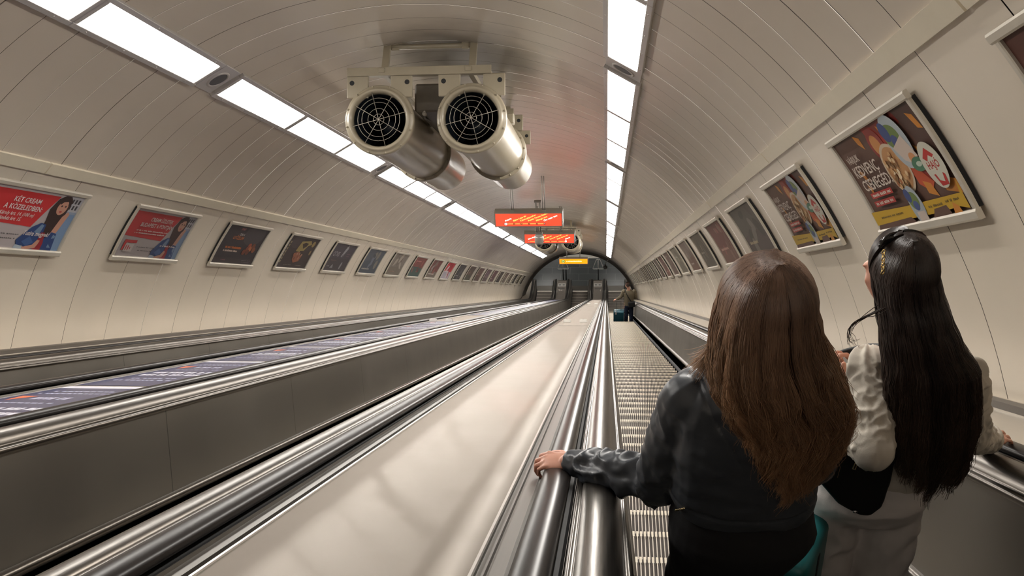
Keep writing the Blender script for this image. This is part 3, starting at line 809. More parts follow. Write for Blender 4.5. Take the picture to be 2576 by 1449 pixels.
def cream(near):
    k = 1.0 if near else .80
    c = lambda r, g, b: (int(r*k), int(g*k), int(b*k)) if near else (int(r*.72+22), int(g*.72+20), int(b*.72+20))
    red, gr, hair, skin, den, denl = c(205,38,44), c(186,178,180), c(44,26,26), c(205,150,128), c(30,60,120), c(110,140,175)
    a = [bg(gr), R_(c(120,152,192), .80,0,1,.72), R_(c(190,192,200), .84,.70,1,1)]
    for i in range(3):
        for j in range(2): a.append(R_(c(50,52,58), .88+.035*i, .74+.11*j, .90+.035*i, .82+.11*j))
    a.append(R_(c(150,165,190), .83,.66,1,.70))
    a.append(('p', red, [(0,.42),(.60,.37),(.74,.94),(0,.94)]))
    a += [('p', hair, [(.72,.50),(.70,.70),(.735,.90),(.79,.97),(.85,.97),(.89,.88),(.885,.66),(.87,.46),(.85,.20),(.74,.16),(.715,.32)]),
          ('p', skin, [(.865,.60),(.90,.70),(.93,.66),(.90,.38),(.86,.12),(.82,.20)]),
          ('e', skin, .815,.76,.052,.135,22,-.1), ('p', hair, [(.76,.92),(.775,.80),(.80,.86),(.85,.88),(.86,.80),(.87,.93),(.82,.97)]),
          ('e', c(70,40,38), .80,.785,.010,.018,10,0), ('e', c(70,40,38), .84,.785,.010,.018,10,0), ('e', c(190,70,70), .815,.685,.016,.018,12,0),
          ('p', den, [(.52,.14),(.62,.38),(.69,.46),(.745,.44),(.76,.20),(.80,.0),(.92,0),(.90,.30),(.84,.32),(.80,.22),(.80,0),(.66,0),(.60,.06),(.55,.02)]),
          ('p', denl, [(.66,.30),(.70,.44),(.73,.42),(.72,.24)]), ('p', denl, [(.86,.05),(.90,.05),(.90,.26),(.87,.28)]), ('p', c(55,90,150), [(.58,.12),(.64,.22),(.70,.12),(.64,.05)]),
          ('p', c(150,25,38), [(.735,.30),(.775,.30),(.80,.12),(.80,0),(.715,0),(.73,.14)]),
          ('p', skin, [(.60,.03),(.70,.08),(.73,.17),(.76,.16),(.755,.10),(.74,.03),(.66,-.0),(.61,.0)]), ('p', c(175,190,205), [(.52,.0),(.53,.07),(.60,.05),(.61,.0)])]
    w = c(235,225,222)
    if near: a += [('t', w, 'KÉT CREAM', .31,.76,.085,.30,.0), ('t', w, 'A KÖZELEDBEN:', .25,.635,.085,.40,.0), ('t', w, 'Károly krt. 14. (100 m)', .24,.535,.06,.38,.25), ('t', w, 'Vámház krt. 15.', .25,.45,.06,.28,.25),
                   ('b', c(90,88,92), .20,.52,.22,.022,3), ('b', c(90,88,92), .30,.50,.15,.022,4), ('t', w, 'Tutira megyek!', .56,.235,.075,.34,.3)]
    else: a += [('t', w, 'CREAM ÜZLETEK', .27,.76,.085,.36,.0), ('t', w, 'BUDAPEST 6 PONTJÁN', .16,.635,.085,.52,.0), ('b', w, .14,.64,.54,.025,7), ('b', w, .13,.60,.485,.025,8),
                ('p', red, [(.06,.12),(.06,.34),(.24,.34),(.24,.28),(.10,.28),(.08,.12)]), ('p', c(210,205,200), [(.09,.1),(.095,.27),(.22,.27),(.215,.1)]), ('e', red, .115,.18,.008,.06,12,0), ('e', red, .145,.18,.008,.06,12,0), ('e', red, .175,.17,.006,.03,12,0),
                ('b', c(90,88,92), .27,.56,.20,.02,3), ('b', c(90,88,92), .30,.53,.13,.02,4), ('b', w, .62,.88,.26,.03,9)]
    return a
def snack(near):
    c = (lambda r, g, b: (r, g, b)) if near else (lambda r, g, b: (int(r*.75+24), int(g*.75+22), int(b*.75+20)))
    br, red, orr, yel, wh = c(84,56,46), c(158,40,34), c(205,128,42), c(196,156,30), c(205,194,184)
    a = [bg(br), ('p', c(120,36,32), [(.40,1),(.92,1),(.80,.86),(.72,.92),(.55,.80)]), ('p', c(70,46,40), [(.80,1),(1,1),(1,.45),(.86,.62)]),
         ('p', red, [(.43,1),(.52,.98),(.62,.78),(.76,.80),(.80,.50),(.90,.36),(.83,.26),(.70,.40),(.56,.38),(.48,.55),(.44,.78)]),
         ('p', orr, [(.585,.95),(.665,.88),(.655,.76),(.60,.80)]), ('p', orr, [(.29,.98),(.35,.93),(.345,.80),(.30,.88)]), ('p', orr, [(.90,.92),(.95,.88),(.97,.74),(.93,.76)]),
         ('p', orr, [(.80,.66),(.86,.58),(.85,.46),(.93,.30),(.985,.27),(.99,.14),(.86,.20),(.83,.46)]), ('p', orr, [(.10,.66),(.15,.62),(.17,.50),(.13,.54)]), ('p', orr, [(.11,.48),(.15,.44),(.13,.30)]),
         ('p', c(190,70,36), [(.66,.50),(.73,.44),(.80,.30),(.74,.22),(.66,.32)]), ('p', orr, [(.70,.34),(.76,.30),(.78,.17),(.70,.22)]),
         ('e', c(140,44,40), .49,.80,.075,.17,26,0), ('e', c(196,130,72), .485,.79,.046,.11,20,0),
         ('e', c(206,186,160), .545,.52,.122,.26,34,0), ('e', c(190,138,88), .545,.52,.106,.225,34,0)]
    rr = random.Random(6)
    for i in range(42):
        an, rd = rr.uniform(0, 2*PI), math.sqrt(rr.random()); a.append(('e', c(*rr.choice(((226,196,150),(160,92,50),(236,214,176),(120,84,44),(206,158,104)))), .545+.09*rd*math.cos(an), .52+.195*rd*math.sin(an), .012, .03, 8, rr.uniform(0,3)))
    a += [('e', c(170,182,190), .725,.74,.098,.27,30,0), ('e', c(96,120,60), .70,.80,.074,.12,24,0), ('e', c(44,64,122), .66,.86,.040,.10,20,0), ('e', c(52,70,130), .71,.74,.034,.07,18,0),
          ('p', c(206,190,178), [(.65,.70),(.78,.78),(.82,.56),(.76,.50),(.69,.56)]), ('e', c(206,140,90), .765,.56,.030,.05,14,0), ('e', c(58,112,84), .785,.49,.060,.07,20,0), ('e', c(180,196,180), .79,.49,.026,.025,14,0),
          ('e', c(205,205,190), .90,.44,.086,.215,30,0), ('p', c(182,34,32), [(.845,.52),(.90,.60),(.945,.52),(.925,.50),(.90,.53),(.87,.48)]), ('t', c(182,34,32), 'HAJÓ', .85,.41,.07,.11,.0), ('p', c(182,34,32), [(.86,.36),(.875,.36),(.885,.30),(.92,.28),(.935,.36),(.95,.34),(.94,.25),(.88,.25)]),
          ('p', yel, [(0,.05),(0,.20),(.45,.17),(.98,.16),(1,.28),(1,.02),(.93,.05),(.70,.04)]), ('p', br, [(.66,.0),(.84,.0),(.82,.09),(.70,.08)]), ('p', orr, [(.86,.0),(.88,.10),(.92,.06),(.93,.0)]), ('p', orr, [(.10,.02),(.18,.04),(.30,.0)]), ('p', br, [(.0,.0),(.48,.0),(.44,.06),(.02,.05)]),
          ('b', c(110,88,30), .10,.38,.11,.02,5), ('b', c(110,88,30), .66,.80,.10,.022,6), ('b', c(110,88,30), .83,.95,.11,.022,9),
          ('e', c(160,172,180), .56,.15,.066,.20,26,0), ('e', c(96,120,60), .555,.20,.05,.09,20,0), ('e', c(44,64,122), .52,.26,.030,.07,16,0), ('e', c(50,70,130), .56,.15,.028,.05,16,0), ('p', c(200,186,176), [(.53,.0),(.53,.09),(.61,.09),(.62,.0)]),
          R_(c(178,44,40), .13,.33,.40,.39), R_(c(168,40,36), .12,.24,.38,.30), ('b', wh, .15,.38,.345,.03,11), ('b', wh, .14,.36,.255,.03,12),
          ('t', wh, 'VÁRJUK', .10,.74,.075,.20,.0), ('t', wh, 'KEDVENC', .10,.585,.12,.32,.0), ('t', wh, 'CSEMEGÉD.', .11,.425,.12,.38,.0)]
    return a
def burger():
    a = [bg((44,40,46)), ('e', (62,58,64), .7,.8,.25,.3,24,0), ('t', (200,120,120), 'START', .30,.88,.06,.14,.2), ('t', (205,200,200), 'CSAK A', .33,.74,.06,.14,.2), ('t', (196,112,60), 'GYŐZELEM', .22,.63,.085,.30,.1),
         ('b', (190,100,50), .16,.54,.385,.06,1), ('b', (200,180,170), .15,.48,.30,.05,2), R_((52,46,50), 0,0,1,.14), ('b', (120,70,80), .2,.3,.07,.03,3), ('b', (110,100,110), .72,.92,.05,.02,4), ('b', (110,100,110), .70,.92,.09,.02,5)]
    for x, y, c in ((.72,.50,(150,70,50)),(.70,.42,(120,60,44)),(.76,.42,(170,96,60)),(.82,.50,(110,60,40)),(.86,.40,(130,72,46)),(.73,.33,(100,54,40)),(.64,.32,(112,58,42))): a.append(('e', c, x, y, .042, .075, 14, 0))
    return a
def brick():
    a = [bg((52,44,46)), ('e', (64,56,60), .3,.8,.2,.2,20,0)]
    rr = random.Random(5)
    for i in range(7): a.append(R_((150,140,110), .04+.004*i, .14+.1*i, .075+.004*i, .21+.1*i))
    a += [('p', (146,128,80), [(.38,.52),(.42,.84),(.72,.90),(.80,.78),(.70,.72),(.62,.50)]), ('p', (60,48,44), [(.48,.76),(.56,.82),(.68,.80),(.66,.70),(.58,.62)]), ('e', (150,130,84), .86,.80,.05,.10,12,0), ('e', (140,120,80), .90,.52,.03,.08,12,0),
          ('p', (140,84,62), [(.36,.46),(.54,.52),(.68,.44),(.64,.22),(.48,.16),(.40,.26)]), ('p', (52,40,40), [(.52,.54),(.64,.56),(.66,.44),(.58,.40)])]
    for i in range(8): a.append(('e', rr.choice(((170,130,110),(120,60,50),(90,60,50))), rr.uniform(.38,.66), rr.uniform(.2,.48), .016, .05, 8, .3))
    a += [('b', (130,120,110), .2,.45,.08,.02,1), ('b', (130,120,110), .6,.8,.08,.02,2)]
    return a
def show():
    return [bg((62,58,68)), R_((58,54,60), 0,0,1,.45), ('t', (150,150,156), 'OTVIS', .12,.52,.17,.38,.0), ('p', (150,152,158), [(.50,.52),(.56,.90),(.62,.92),(.66,.84),(.60,.62),(.585,.50),(.57,.66),(.545,.50)]), ('e', (140,140,146), .60,.94,.018,.04,10,0),
            ('b', (120,90,104), .72,.88,.62,.03,2), ('b', (120,90,104), .74,.88,.54,.03,3), ('e', (140,142,148), .70,.20,.035,.14,12,-.3), ('p', (136,138,142), [(.25,.10),(.38,.10),(.33,.24)]), ('b', (130,130,134), .10,.20,.14,.05,4), ('b', (110,80,80), .16,.40,.36,.03,5)]
def vague(base, c2, c3, seed, n=9):
    rr = random.Random(seed); a = [bg(base)]
    a.append(('p', c2, [(0,.0),(1,.0),(1,rr.uniform(.3,.5)),(.5,rr.uniform(.35,.55)),(0,rr.uniform(.3,.5))]))
    for i in range(n):
        c = rr.choice((c2, c3, tuple(min(255, int(v*1.25+10)) for v in base), tuple(int(v*.8) for v in base)))
        a.append(('e', c, rr.uniform(.15,.85), rr.uniform(.15,.85), rr.uniform(.03,.14), rr.uniform(.05,.2), 16, rr.uniform(0,3)))
    a.append(('b', tuple(min(255, int(v*1.4+20)) for v in c3), .12, rr.uniform(.4,.8), rr.uniform(.1,.85), .06, seed))
    return a
LEFT = [('cream', None), ('cream2', None), ('burger', None), ('brick', None), ('show', None),
        ('dull blue-grey', ((74,82,94), (62,72,84), (120,118,110))), ('grey-beige', ((134,126,118), (120,112,102), (104,84,74))),
        ('red over teal', ((128,66,60), (62,88,84), (140,90,84))), ('red and grey', ((120,66,62), (124,114,104), (172,164,160))),
        ('bright red and white', ((196,40,52), (190,184,198), (228,214,216))), ('charcoal', ((70,68,70), (62,60,62), (120,118,118))),
        ('brown-green', ((98,78,66), (84,84,70), (90,70,60))), ('dusty rose', ((112,82,74), (96,72,66), (120,96,90))), ('plum-grey', ((98,78,84), (86,70,70), (110,92,94))),
        ('wine-brown', ((104,70,74), (84,62,62), (132,110,112))), ('very dark', ((58,52,48), (50,46,42), (80,72,64))), ('taupe', ((112,94,86), (104,96,88), (120,108,100))),
        ('olive-taupe', ((98,90,78), (90,80,70), (110,100,90))), ('blackish', ((56,52,48), (48,44,40), (70,66,60))), ('mottled khaki', ((96,90,70), (60,56,48), (130,124,100))), ('dark umber', ((72,64,58), (66,60,54), (90,82,74)))]
RIGHT = [('brown', None), ('snack', None), ('snack2', None), ('grey photo', ((88,86,80), (84,76,74), (124,112,90))), ('dull red', ((108,64,58), (116,84,74), (136,104,92))),
         ('dark olive', ((84,78,66), (78,74,64), (96,92,82))), ('mauve-brown', ((112,98,90), (100,74,62), (120,112,106))), ('pale grey-green', ((120,116,102), (104,98,86), (110,110,104))),
         ('rosy brown', ((104,84,76), (98,78,70), (100,92,84))), ('wine-red', ((104,70,66), (100,64,56), (120,96,88))), ('dark mauve', ((84,74,68), (78,62,58), (96,88,80))), ('sage grey', ((98,98,84), (88,88,76), (110,106,94))),
         ('moss grey', ((90,92,78), (80,80,68), (104,102,90))), ('umber', ((72,64,52), (62,54,44), (90,80,66))), ('dark khaki', ((80,72,58), (70,62,50), (96,88,74)))]
for i, (nm, cols) in enumerate(LEFT):
    y = 7.07+2.25*i
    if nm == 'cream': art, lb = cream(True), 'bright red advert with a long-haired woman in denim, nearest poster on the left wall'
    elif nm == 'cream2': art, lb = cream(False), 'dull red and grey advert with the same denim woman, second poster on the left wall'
    elif nm == 'burger': art, lb = burger(), 'black poster with orange lettering and orange shapes on the left wall'
    elif nm == 'brick': art, lb = brick(), 'dark poster with a yellow and brown picture, fourth on the left wall'
    elif nm == 'show': art, lb = show(), 'slate poster with pale thin letters and a white figure, fifth on the left wall'
    else: art, lb = vague(*cols, seed=20+i, n=9 if i < 12 else 4), f'{nm} framed poster on the left wall, {ORD[i]} one from the viewer'
    poster('left', y, art, lb, 'framed posters along the left wall')
for i in range(23):
    y = 2.5+2.25*i
    if i < len(RIGHT): nm, cols = RIGHT[i]
    else: nm, cols = [('muted brown', ((92,80,68), (84,72,60), (106,96,84))), ('muted grey', ((98,94,86), (88,82,74), (112,108,100)))][i % 2]
    if i == 0: art, lb = vague((86,48,40), (120,60,44), (150,90,50), 3), 'brown poster at the far top right, nearest of the right wall'
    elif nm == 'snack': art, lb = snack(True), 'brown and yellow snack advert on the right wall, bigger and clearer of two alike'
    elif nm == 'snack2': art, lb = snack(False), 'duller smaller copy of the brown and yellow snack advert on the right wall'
    else: art, lb = vague(*cols, seed=50+i, n=9 if i < 10 else 4), f'{nm} framed poster on the right wall, {ORD[i]} one from the viewer'
    poster('right', y, art, lb, 'framed posters along the right wall')
# ------------------------------------------------------------------ people
def ellipsoid(bm, c, r, rot=None, n=20):
    b2 = bmesh.new(); bmesh.ops.create_uvsphere(b2, u_segments=n, v_segments=n//2+2, radius=1.0)
    M = Matrix.Translation(Vector(c)) @ (rot.to_4x4() if rot else Matrix()) @ Matrix.Diagonal((*r, 1))
    merge(bm, b2, M)
def tcap(bm, p, q, r1, r2, n=16, flat1=False, flat2=False):
    p, q = Vector(p), Vector(q); x, y, d = frame_from(q-p); L = (q-p).length
    prof = []
    if flat1: prof += [(0.0001, 0), (r1, 0)]
    else: prof += [(max(1e-4, r1*math.sin(PI/2*i/4)), -r1*math.cos(PI/2*i/4)) for i in range(5)]
    if flat2: prof += [(r2, L), (0.0001, L)]
    else: prof += [(max(1e-4, r2*math.cos(PI/2*i/4)), L + r2*math.sin(PI/2*i/4)) for i in range(5)]
    rings = [[bm.verts.new(p + d*a + (x*math.cos(2*PI*k/n)+y*math.sin(2*PI*k/n))*r) for k in range(n)] for r, a in prof]
    for A, B in zip(rings, rings[1:]):
        for k in range(n): bm.faces.new((A[k], A[(k+1)%n], B[(k+1)%n], B[k]))
    bm.faces.new(list(reversed(rings[0]))); bm.faces.new(rings[-1])
def chain(bm, pts, rr, n=16):
    for i in range(len(pts)-1): tcap(bm, pts[i], pts[i+1], rr[i], rr[i+1], n)
def loft(bm, rings, n=28, power=2.3):
    """rings: (cx, cy, z, half width, half depth[, yaw, tilt]); closed ends"""
    out = []
    for R in rings:
        cx, cy, z, a, b = R[:5]; yaw = R[5] if len(R) > 5 else 0; row = []
        for k in range(n):
            t = 2*PI*k/n; ct, st = math.cos(t), math.sin(t)
            x = a*math.copysign(abs(ct)**(2/power), ct); y = b*math.copysign(abs(st)**(2/power), st)
            row.append(bm.verts.new((cx + x*math.cos(yaw)-y*math.sin(yaw), cy + x*math.sin(yaw)+y*math.cos(yaw), z + (R[6]*x if len(R) > 6 else 0))))
        out.append(row)
    for A, B in zip(out, out[1:]):
        for k in range(n): bm.faces.new((A[k], A[(k+1)%n], B[(k+1)%n], B[k]))
    bm.faces.new(list(reversed(out[0]))); bm.faces.new(out[-1])
def fuse(bm, voxel=.006, smooth=4, fac=.5):
    bmesh.ops.recalc_face_normals(bm, faces=bm.faces)
    me = bpy.data.meshes.new('tmp'); bm.to_mesh(me); bm.free()
    o = bpy.data.objects.new('tmp', me); COL.objects.link(o)
    m = o.modifiers.new('r', 'REMESH'); m.mode = 'VOXEL'; m.voxel_size = voxel; m.use_smooth_shade = True
    if smooth:
        s = o.modifiers.new('s', 'SMOOTH'); s.factor = fac; s.iterations = smooth
    dg = bpy.context.evaluated_depsgraph_get(); dg.update()
    out = bpy.data.meshes.new_from_object(o.evaluated_get(dg)); bpy.data.objects.remove(o); bpy.data.meshes.remove(me)
    b2 = bmesh.new(); b2.from_mesh(out); bpy.data.meshes.remove(out)
    return b2
def seg_t(p, a, b):
    d = b-a; t = max(0, min(1, (p-a).dot(d)/d.length_squared)); return t, (p-(a+d*t)).length
def folds(bm, chains, amp=.006, base=.0025, seed=0.0, wave=36, torso=.003, tw=1.0, sharp=5.0):
    """cloth creases: chains = [(points, strength)], ridges run round the limb and bunch at the bends"""
    for v in bm.verts: pass
    bm.normal_update(); off = []; ends = [pts[-1] for pts, st in chains]
    for v in bm.verts:
        p = v.co; best = None
        for ci, (pts, st) in enumerate(chains):
            L = 0
            for a, b in zip(pts, pts[1:]):
                t, d = seg_t(p, a, b); l = (b-a).length
                if best is None or d < best[0]: best = (d, L+t*l, (b-a).normalized(), a+(b-a)*t, st, ci)
                L += l
        h = torso*(noise.noise(Vector((p.x*9+seed, p.y*9, p.z*17)))) + torso*.5*noise.noise(Vector((p.x*22, p.y*22+seed, p.z*34)))
        if best and best[0] < .11:
            w = max(0, min(1, (.11-best[0])/.04)); d, l, ax, c, st, ci = best
            rd = (p-c); rd -= ax*rd.dot(ax); rd = rd.normalized() if rd.length > 1e-6 else Vector((0,0,1))
            q = Vector((l*wave*.34+ci*7+seed, rd.x*1.1*tw, rd.z*1.1*tw+rd.y*.5))
            n1 = noise.noise(q); n2 = noise.noise(q*2.1+Vector((5,1,2)))
            ridge = max(1-abs(n1)*sharp, -.5)
            if sharp > 4: n2 = .6-abs(n2)*3.0
            st *= min(1, max(.12, ((p-ends[ci]).length-.035)/.05))
            h = h*(1-w) + w*st*(amp*ridge*.7 + amp*.45*n2)
        off.append(v.normal*(h+base*0))
    for v, o in zip(bm.verts, off): v.co += o
def hand_parts(bm, wrist, fwd, up, side=1, curl=(.3,.5,.4), s=1.0, spread=.05, thumb=(.9,.35,-.25), tcurl=.3):
    """five fingers; side=+1 puts the thumb on +cross(fwd,up)"""
    X = fwd.normalized(); Z = (up - X*up.dot(X)).normalized(); Y = X.cross(Z)*side
    P = lambda a, b, c: wrist + (X*a + Y*b + Z*c)*s
    tcap(bm, P(-.05,0,0), P(.01,0,0), .0265*s, .025*s)
    b2 = bmesh.new(); bmesh.ops.create_uvsphere(b2, u_segments=18, v_segments=12, radius=1)
    R = Matrix((X, Y, Z)).transposed().to_4x4(); R.translation = P(.052,.0,-.002)
    merge(bm, b2, R @ Matrix.Diagonal((.056*s, .040*s, .0155*s, 1)))
    tcap(bm, P(.01,.018,-.002), P(.055,.026,-.006), .017*s, .014*s)
    base = [(.092,.030), (.098,.010), (.094,-.011), (.084,-.029)]; ln = [(.038,.024,.019), (.042,.027,.020), (.039,.025,.019), (.030,.019,.017)]; rr = [.0088,.0090,.0085,.0076]
    for i in range(4):
        tcap(bm, P(.045, base[i][1]*.75, -.001), P(base[i][0]-.004, base[i][1], .001), .011*s, rr[i]*1.12*s)
        p = P(base[i][0]-.004, base[i][1], .001); a = -.05; dy = spread*(1.5-i)
        for k in range(3):
            a += curl[k]*(1+.08*i)
            d = (X*math.cos(a) - Z*math.sin(a) + Y*dy).normalized(); q = p + d*ln[i][k]*s
            tcap(bm, p, q, rr[i]*(1-.08*k)*s, rr[i]*(.92-.10*k)*s, 12); p = q
    p = P(.022,.026,-.006); d = (X*thumb[0] + Y*thumb[1]*2 + Z*thumb[2]).normalized(); q = p+d*.042*s
    tcap(bm, p, q, .0145*s, .0105*s); a2 = (d + (X*.6 - Z*tcurl - Y*tcurl*.8)*.7).normalized(); r2 = q+a2*.030*s; tcap(bm, q, r2, .0105*s, .0092*s)
    tcap(bm, r2, r2+(a2+(X*.3-Y*tcurl*.6)*.4).normalized()*.022*s, .0092*s, .0075*s)
def head_parts(bm, c, yaw=0.0, pitch=0.0, s=1.0):
    """c: centre of the skull; faces +y turned by yaw"""
    R = Matrix.Rotation(yaw, 4, 'Z') @ Matrix.Rotation(pitch, 4, 'X'); T = Matrix.Translation(c) @ R @ Matrix.Diagonal((s,s,s,1))
    def e(p, r): b2 = bmesh.new(); ellipsoid(b2, p, r); merge(bm, b2, T)
    e((0,-.012,.018), (.074,.092,.088)); e((0,.030,-.028), (.060,.064,.085)); e((0,.045,-.075), (.038,.040,.034)); e((0,.066,-.098), (.020,.016,.014))
    e((0,.088,-.020), (.0105,.012,.026)); e((0,.093,-.037), (.012,.011,.010)); e((0,.090,-.066), (.021,.010,.007)); e((0,.088,-.076), (.017,.010,.007))
    for sx in (-1, 1):
        e((sx*.034,.062,-.032), (.022,.016,.024)); e((sx*.028,.077,.012), (.022,.008,.007)); e((sx*.073,-.008,-.022), (.008,.018,.030))
        e((sx*.046,.0,-.062), (.020,.045,.030))
    return T
def eyes(parent, T, iris=(.06,.03,.015)):
    for sx in (-1, 1):
        bm = bmesh.new(); b2 = bmesh.new(); ellipsoid(b2, (sx*.029,.069,-.006), (.0125,.0125,.0105)); merge(bm, b2, T)
        b2 = bmesh.new(); ellipsoid(b2, (sx*.029,.0795,-.006), (.0055,.0030,.0055)); merge(bm, b2, T, 1)
        finish('eye', bm, [mat('eye_white', (.7,.66,.62), .2), mat('eye_iris', iris, .15)], parent, True)
def skin_mat(nm, col):
    def f(nt, b):
        b.inputs['Subsurface Weight'].default_value = .12; b.inputs['Subsurface Radius'].default_value = (.9,.35,.2); b.inputs['Subsurface Scale'].default_value = .01
        noisy(14, amt=.10, bump=.12, bscale=90, bdist=.002)(nt, b)
    return mat(nm, col, .45, spec=.4, build=f)
def cloth(nm, col, rough=.8, scale=160, bump=.25, sheen=0, spec=.3, amt=.12):
    def f(nt, b):
        noisy(5, amt=amt, bump=bump, bscale=scale, bdist=.0015)(nt, b)
        b.inputs['Sheen Weight'].default_value = sheen
    return mat(nm, col, rough, spec=spec, build=f)
def hair_mat(nm, stops, rough=.38, zr=None, spec=.5):
    def f(nt, b):
        L = nt.links; g = N(nt, 'ShaderNodeNewGeometry'); rp = N(nt, 'ShaderNodeValToRGB'); e = rp.color_ramp.elements
        e[0].color = (*stops[0], 1); e[1].color = (*stops[1], 1)
        uv0 = N(nt, 'ShaderNodeUVMap'); sp0 = N(nt, 'ShaderNodeSeparateXYZ'); L.new(uv0.outputs[0], sp0.inputs[0]); av = N(nt, 'ShaderNodeMath', operation='MULTIPLY_ADD', i_1=.35); L.new(g.outputs['Random Per Island'], av.inputs[0]); m3 = N(nt, 'ShaderNodeMath', operation='MULTIPLY_ADD', i_1=1.3, i_2=-.33); L.new(sp0.outputs['X'], m3.inputs[0]); L.new(m3.outputs[0], av.inputs[2]); L.new(av.outputs[0], rp.inputs[0]); out = rp.outputs[0]
        if zr:      # lengths lighter towards the tips
            uv = N(nt, 'ShaderNodeUVMap'); sp = N(nt, 'ShaderNodeSeparateXYZ'); L.new(uv.outputs[0], sp.inputs[0])
            mr = N(nt, 'ShaderNodeMapRange', i_1=zr[0], i_2=zr[1]); L.new(sp.outputs['Y'], mr.inputs[0])
            r2 = N(nt, 'ShaderNodeValToRGB'); r2.color_ramp.elements[0].color = (*stops[2], 1); r2.color_ramp.elements[1].color = (*stops[3], 1)
            L.new(av.outputs[0], r2.inputs[0])
            mx = N(nt, 'ShaderNodeMixRGB'); L.new(mr.outputs[0], mx.inputs[0]); L.new(out, mx.inputs[1]); L.new(r2.outputs[0], mx.inputs[2]); out = mx.outputs[0]
        L.new(out, b.inputs['Base Color'])
    return mat(nm, stops[0], rough, spec=spec, build=f)
def strands(name, parent, m, paths, r0=.0011, r1=.0004, nside=3):
    bm = bmesh.new(); rnd_ = random.Random(77); uv = bm.loops.layers.uv.new('UVMap')
    for pts in paths:
        n = len(pts); prev = None; p_ = pts[min(8, n-1)]; cu_ = .5+.5*noise.noise(Vector((p_.x*38, p_.y*38, 3)))+rnd_.gauss(0,.06)
        for i, p in enumerate(pts):
            d = (pts[min(i+1, n-1)]-pts[max(i-1, 0)])
            if d.length < 1e-7: d = Vector((0,0,-1))
            x, y, _ = frame_from(d, Vector((.3,1,.1)).normalized()); r = r0+(r1-r0)*(i/(n-1))**1.5
            ring = [bm.verts.new(p + (x*math.cos(2*PI*k/nside)+y*math.sin(2*PI*k/nside))*r) for k in range(nside)]
            if prev:
                for k in range(nside):
                    f = bm.faces.new((prev[k], prev[(k+1)%nside], ring[(k+1)%nside], ring[k])); f.smooth = True
                    for lp, vv in zip(f.loops, ((i-1)/(n-1), (i-1)/(n-1), i/(n-1), i/(n-1))): lp[uv].uv = (cu_, vv)
            prev = ring
    return finish(name, bm, m, parent)
def interp(tab, z):
    if z >= tab[0][0]: return tab[0][1:]
    for a, b in zip(tab, tab[1:]):
        if z >= b[0]:
            t = (a[0]-z)/(a[0]-b[0]); t = t*t*(3-2*t)*.5 + t*.5
            return tuple(u+(v-u)*t for u, v in zip(a[1:], b[1:]))
    return tab[-1][1:]
def hair_paths(n, hc, hr, part, tab, arc, endz, seed, inner=(.55,1.0), wav=.006, step=.024, clump=60, frizz=.004, jag=.05):
    """hc, hr skull ellipsoid; part: x offset of parting; tab: (z, cx, cy, ex, ey) hanging envelope; arc: (phi0, phi1) covered angles; endz(phi)"""
    rnd = random.Random(seed); out = []
    cl = [(rnd.uniform(*arc), rnd.uniform(0,6.28), rnd.uniform(.7,1.3), rnd.uniform(-jag, jag)) for _ in range(clump)]; cl.sort()
    for i in range(n):
        c = rnd.choice(cl); phi = c[0] + rnd.gauss(0, (arc[1]-arc[0])/clump*.8); phi = min(max(phi, arc[0]), arc[1])
        k = rnd.uniform(.985, 1.02) if rnd.random() < .7 else rnd.uniform(*inner)
        x0 = hc[0] + part + rnd.uniform(-.004,.004); y0 = hc[1] + rnd.uniform(-.055, .05)
        pts = []; phiB = phi; dj = rnd.gauss(0, .10)
        for a in range(10):       # over the skull
            t = a/9; el = (1-t)*1.35 + t*.0
            phi = phiB + dj*(1-t)
            p = Vector((hc[0] + hr[0]*k*math.cos(phi)*math.cos(el), hc[1] + hr[1]*k*math.sin(phi)*math.cos(el), hc[2] + hr[2]*(.96+.04*k)*math.sin(el)))
            w = (1-t)**2; p = p*(1-w) + Vector((x0, y0*.7+hc[1]*.3, hc[2]+hr[2]*(.985+.01*k)))*w
            v = p-Vector(hc); q = math.sqrt((v.x/hr[0])**2+(v.y/hr[1])**2+(v.z/hr[2])**2); 
            if q < .97*k+.02 and q > 1e-3: p = Vector(hc)+v*((.97*k+.03)/q)
            pts.append(p)
        phi = phiB; z = hc[2]; ez = endz(phi) + c[3] + rnd.gauss(0, jag*.25) - 0; ph2 = rnd.uniform(0, 6.28); tw = rnd.gauss(0, .05)
        fr = Vector((rnd.gauss(0,1), rnd.gauss(0,1), 0))*frizz
        L = max(hc[2]-ez, .05)
        while z > ez:
            z -= step; cx, cy, ex, ey = interp(tab, z); f = (hc[2]-z)/L
            kk = k*(1+.03*math.sin(z*40+c[1])) ; pp = phi+tw*f*.6
            ww = wav*f*(math.sin(z*55*c[2]+c[1]) ); w2 = wav*f*math.cos(z*47*c[2]+c[1]*1.7)
            pts.append(Vector((cx + ex*kk*math.cos(pp) + ww, cy + ey*kk*math.sin(pp) + w2*.5, z)) + fr*f*(1+math.sin(z*30+ph2)*.5))
        out.append(pts)
    return out
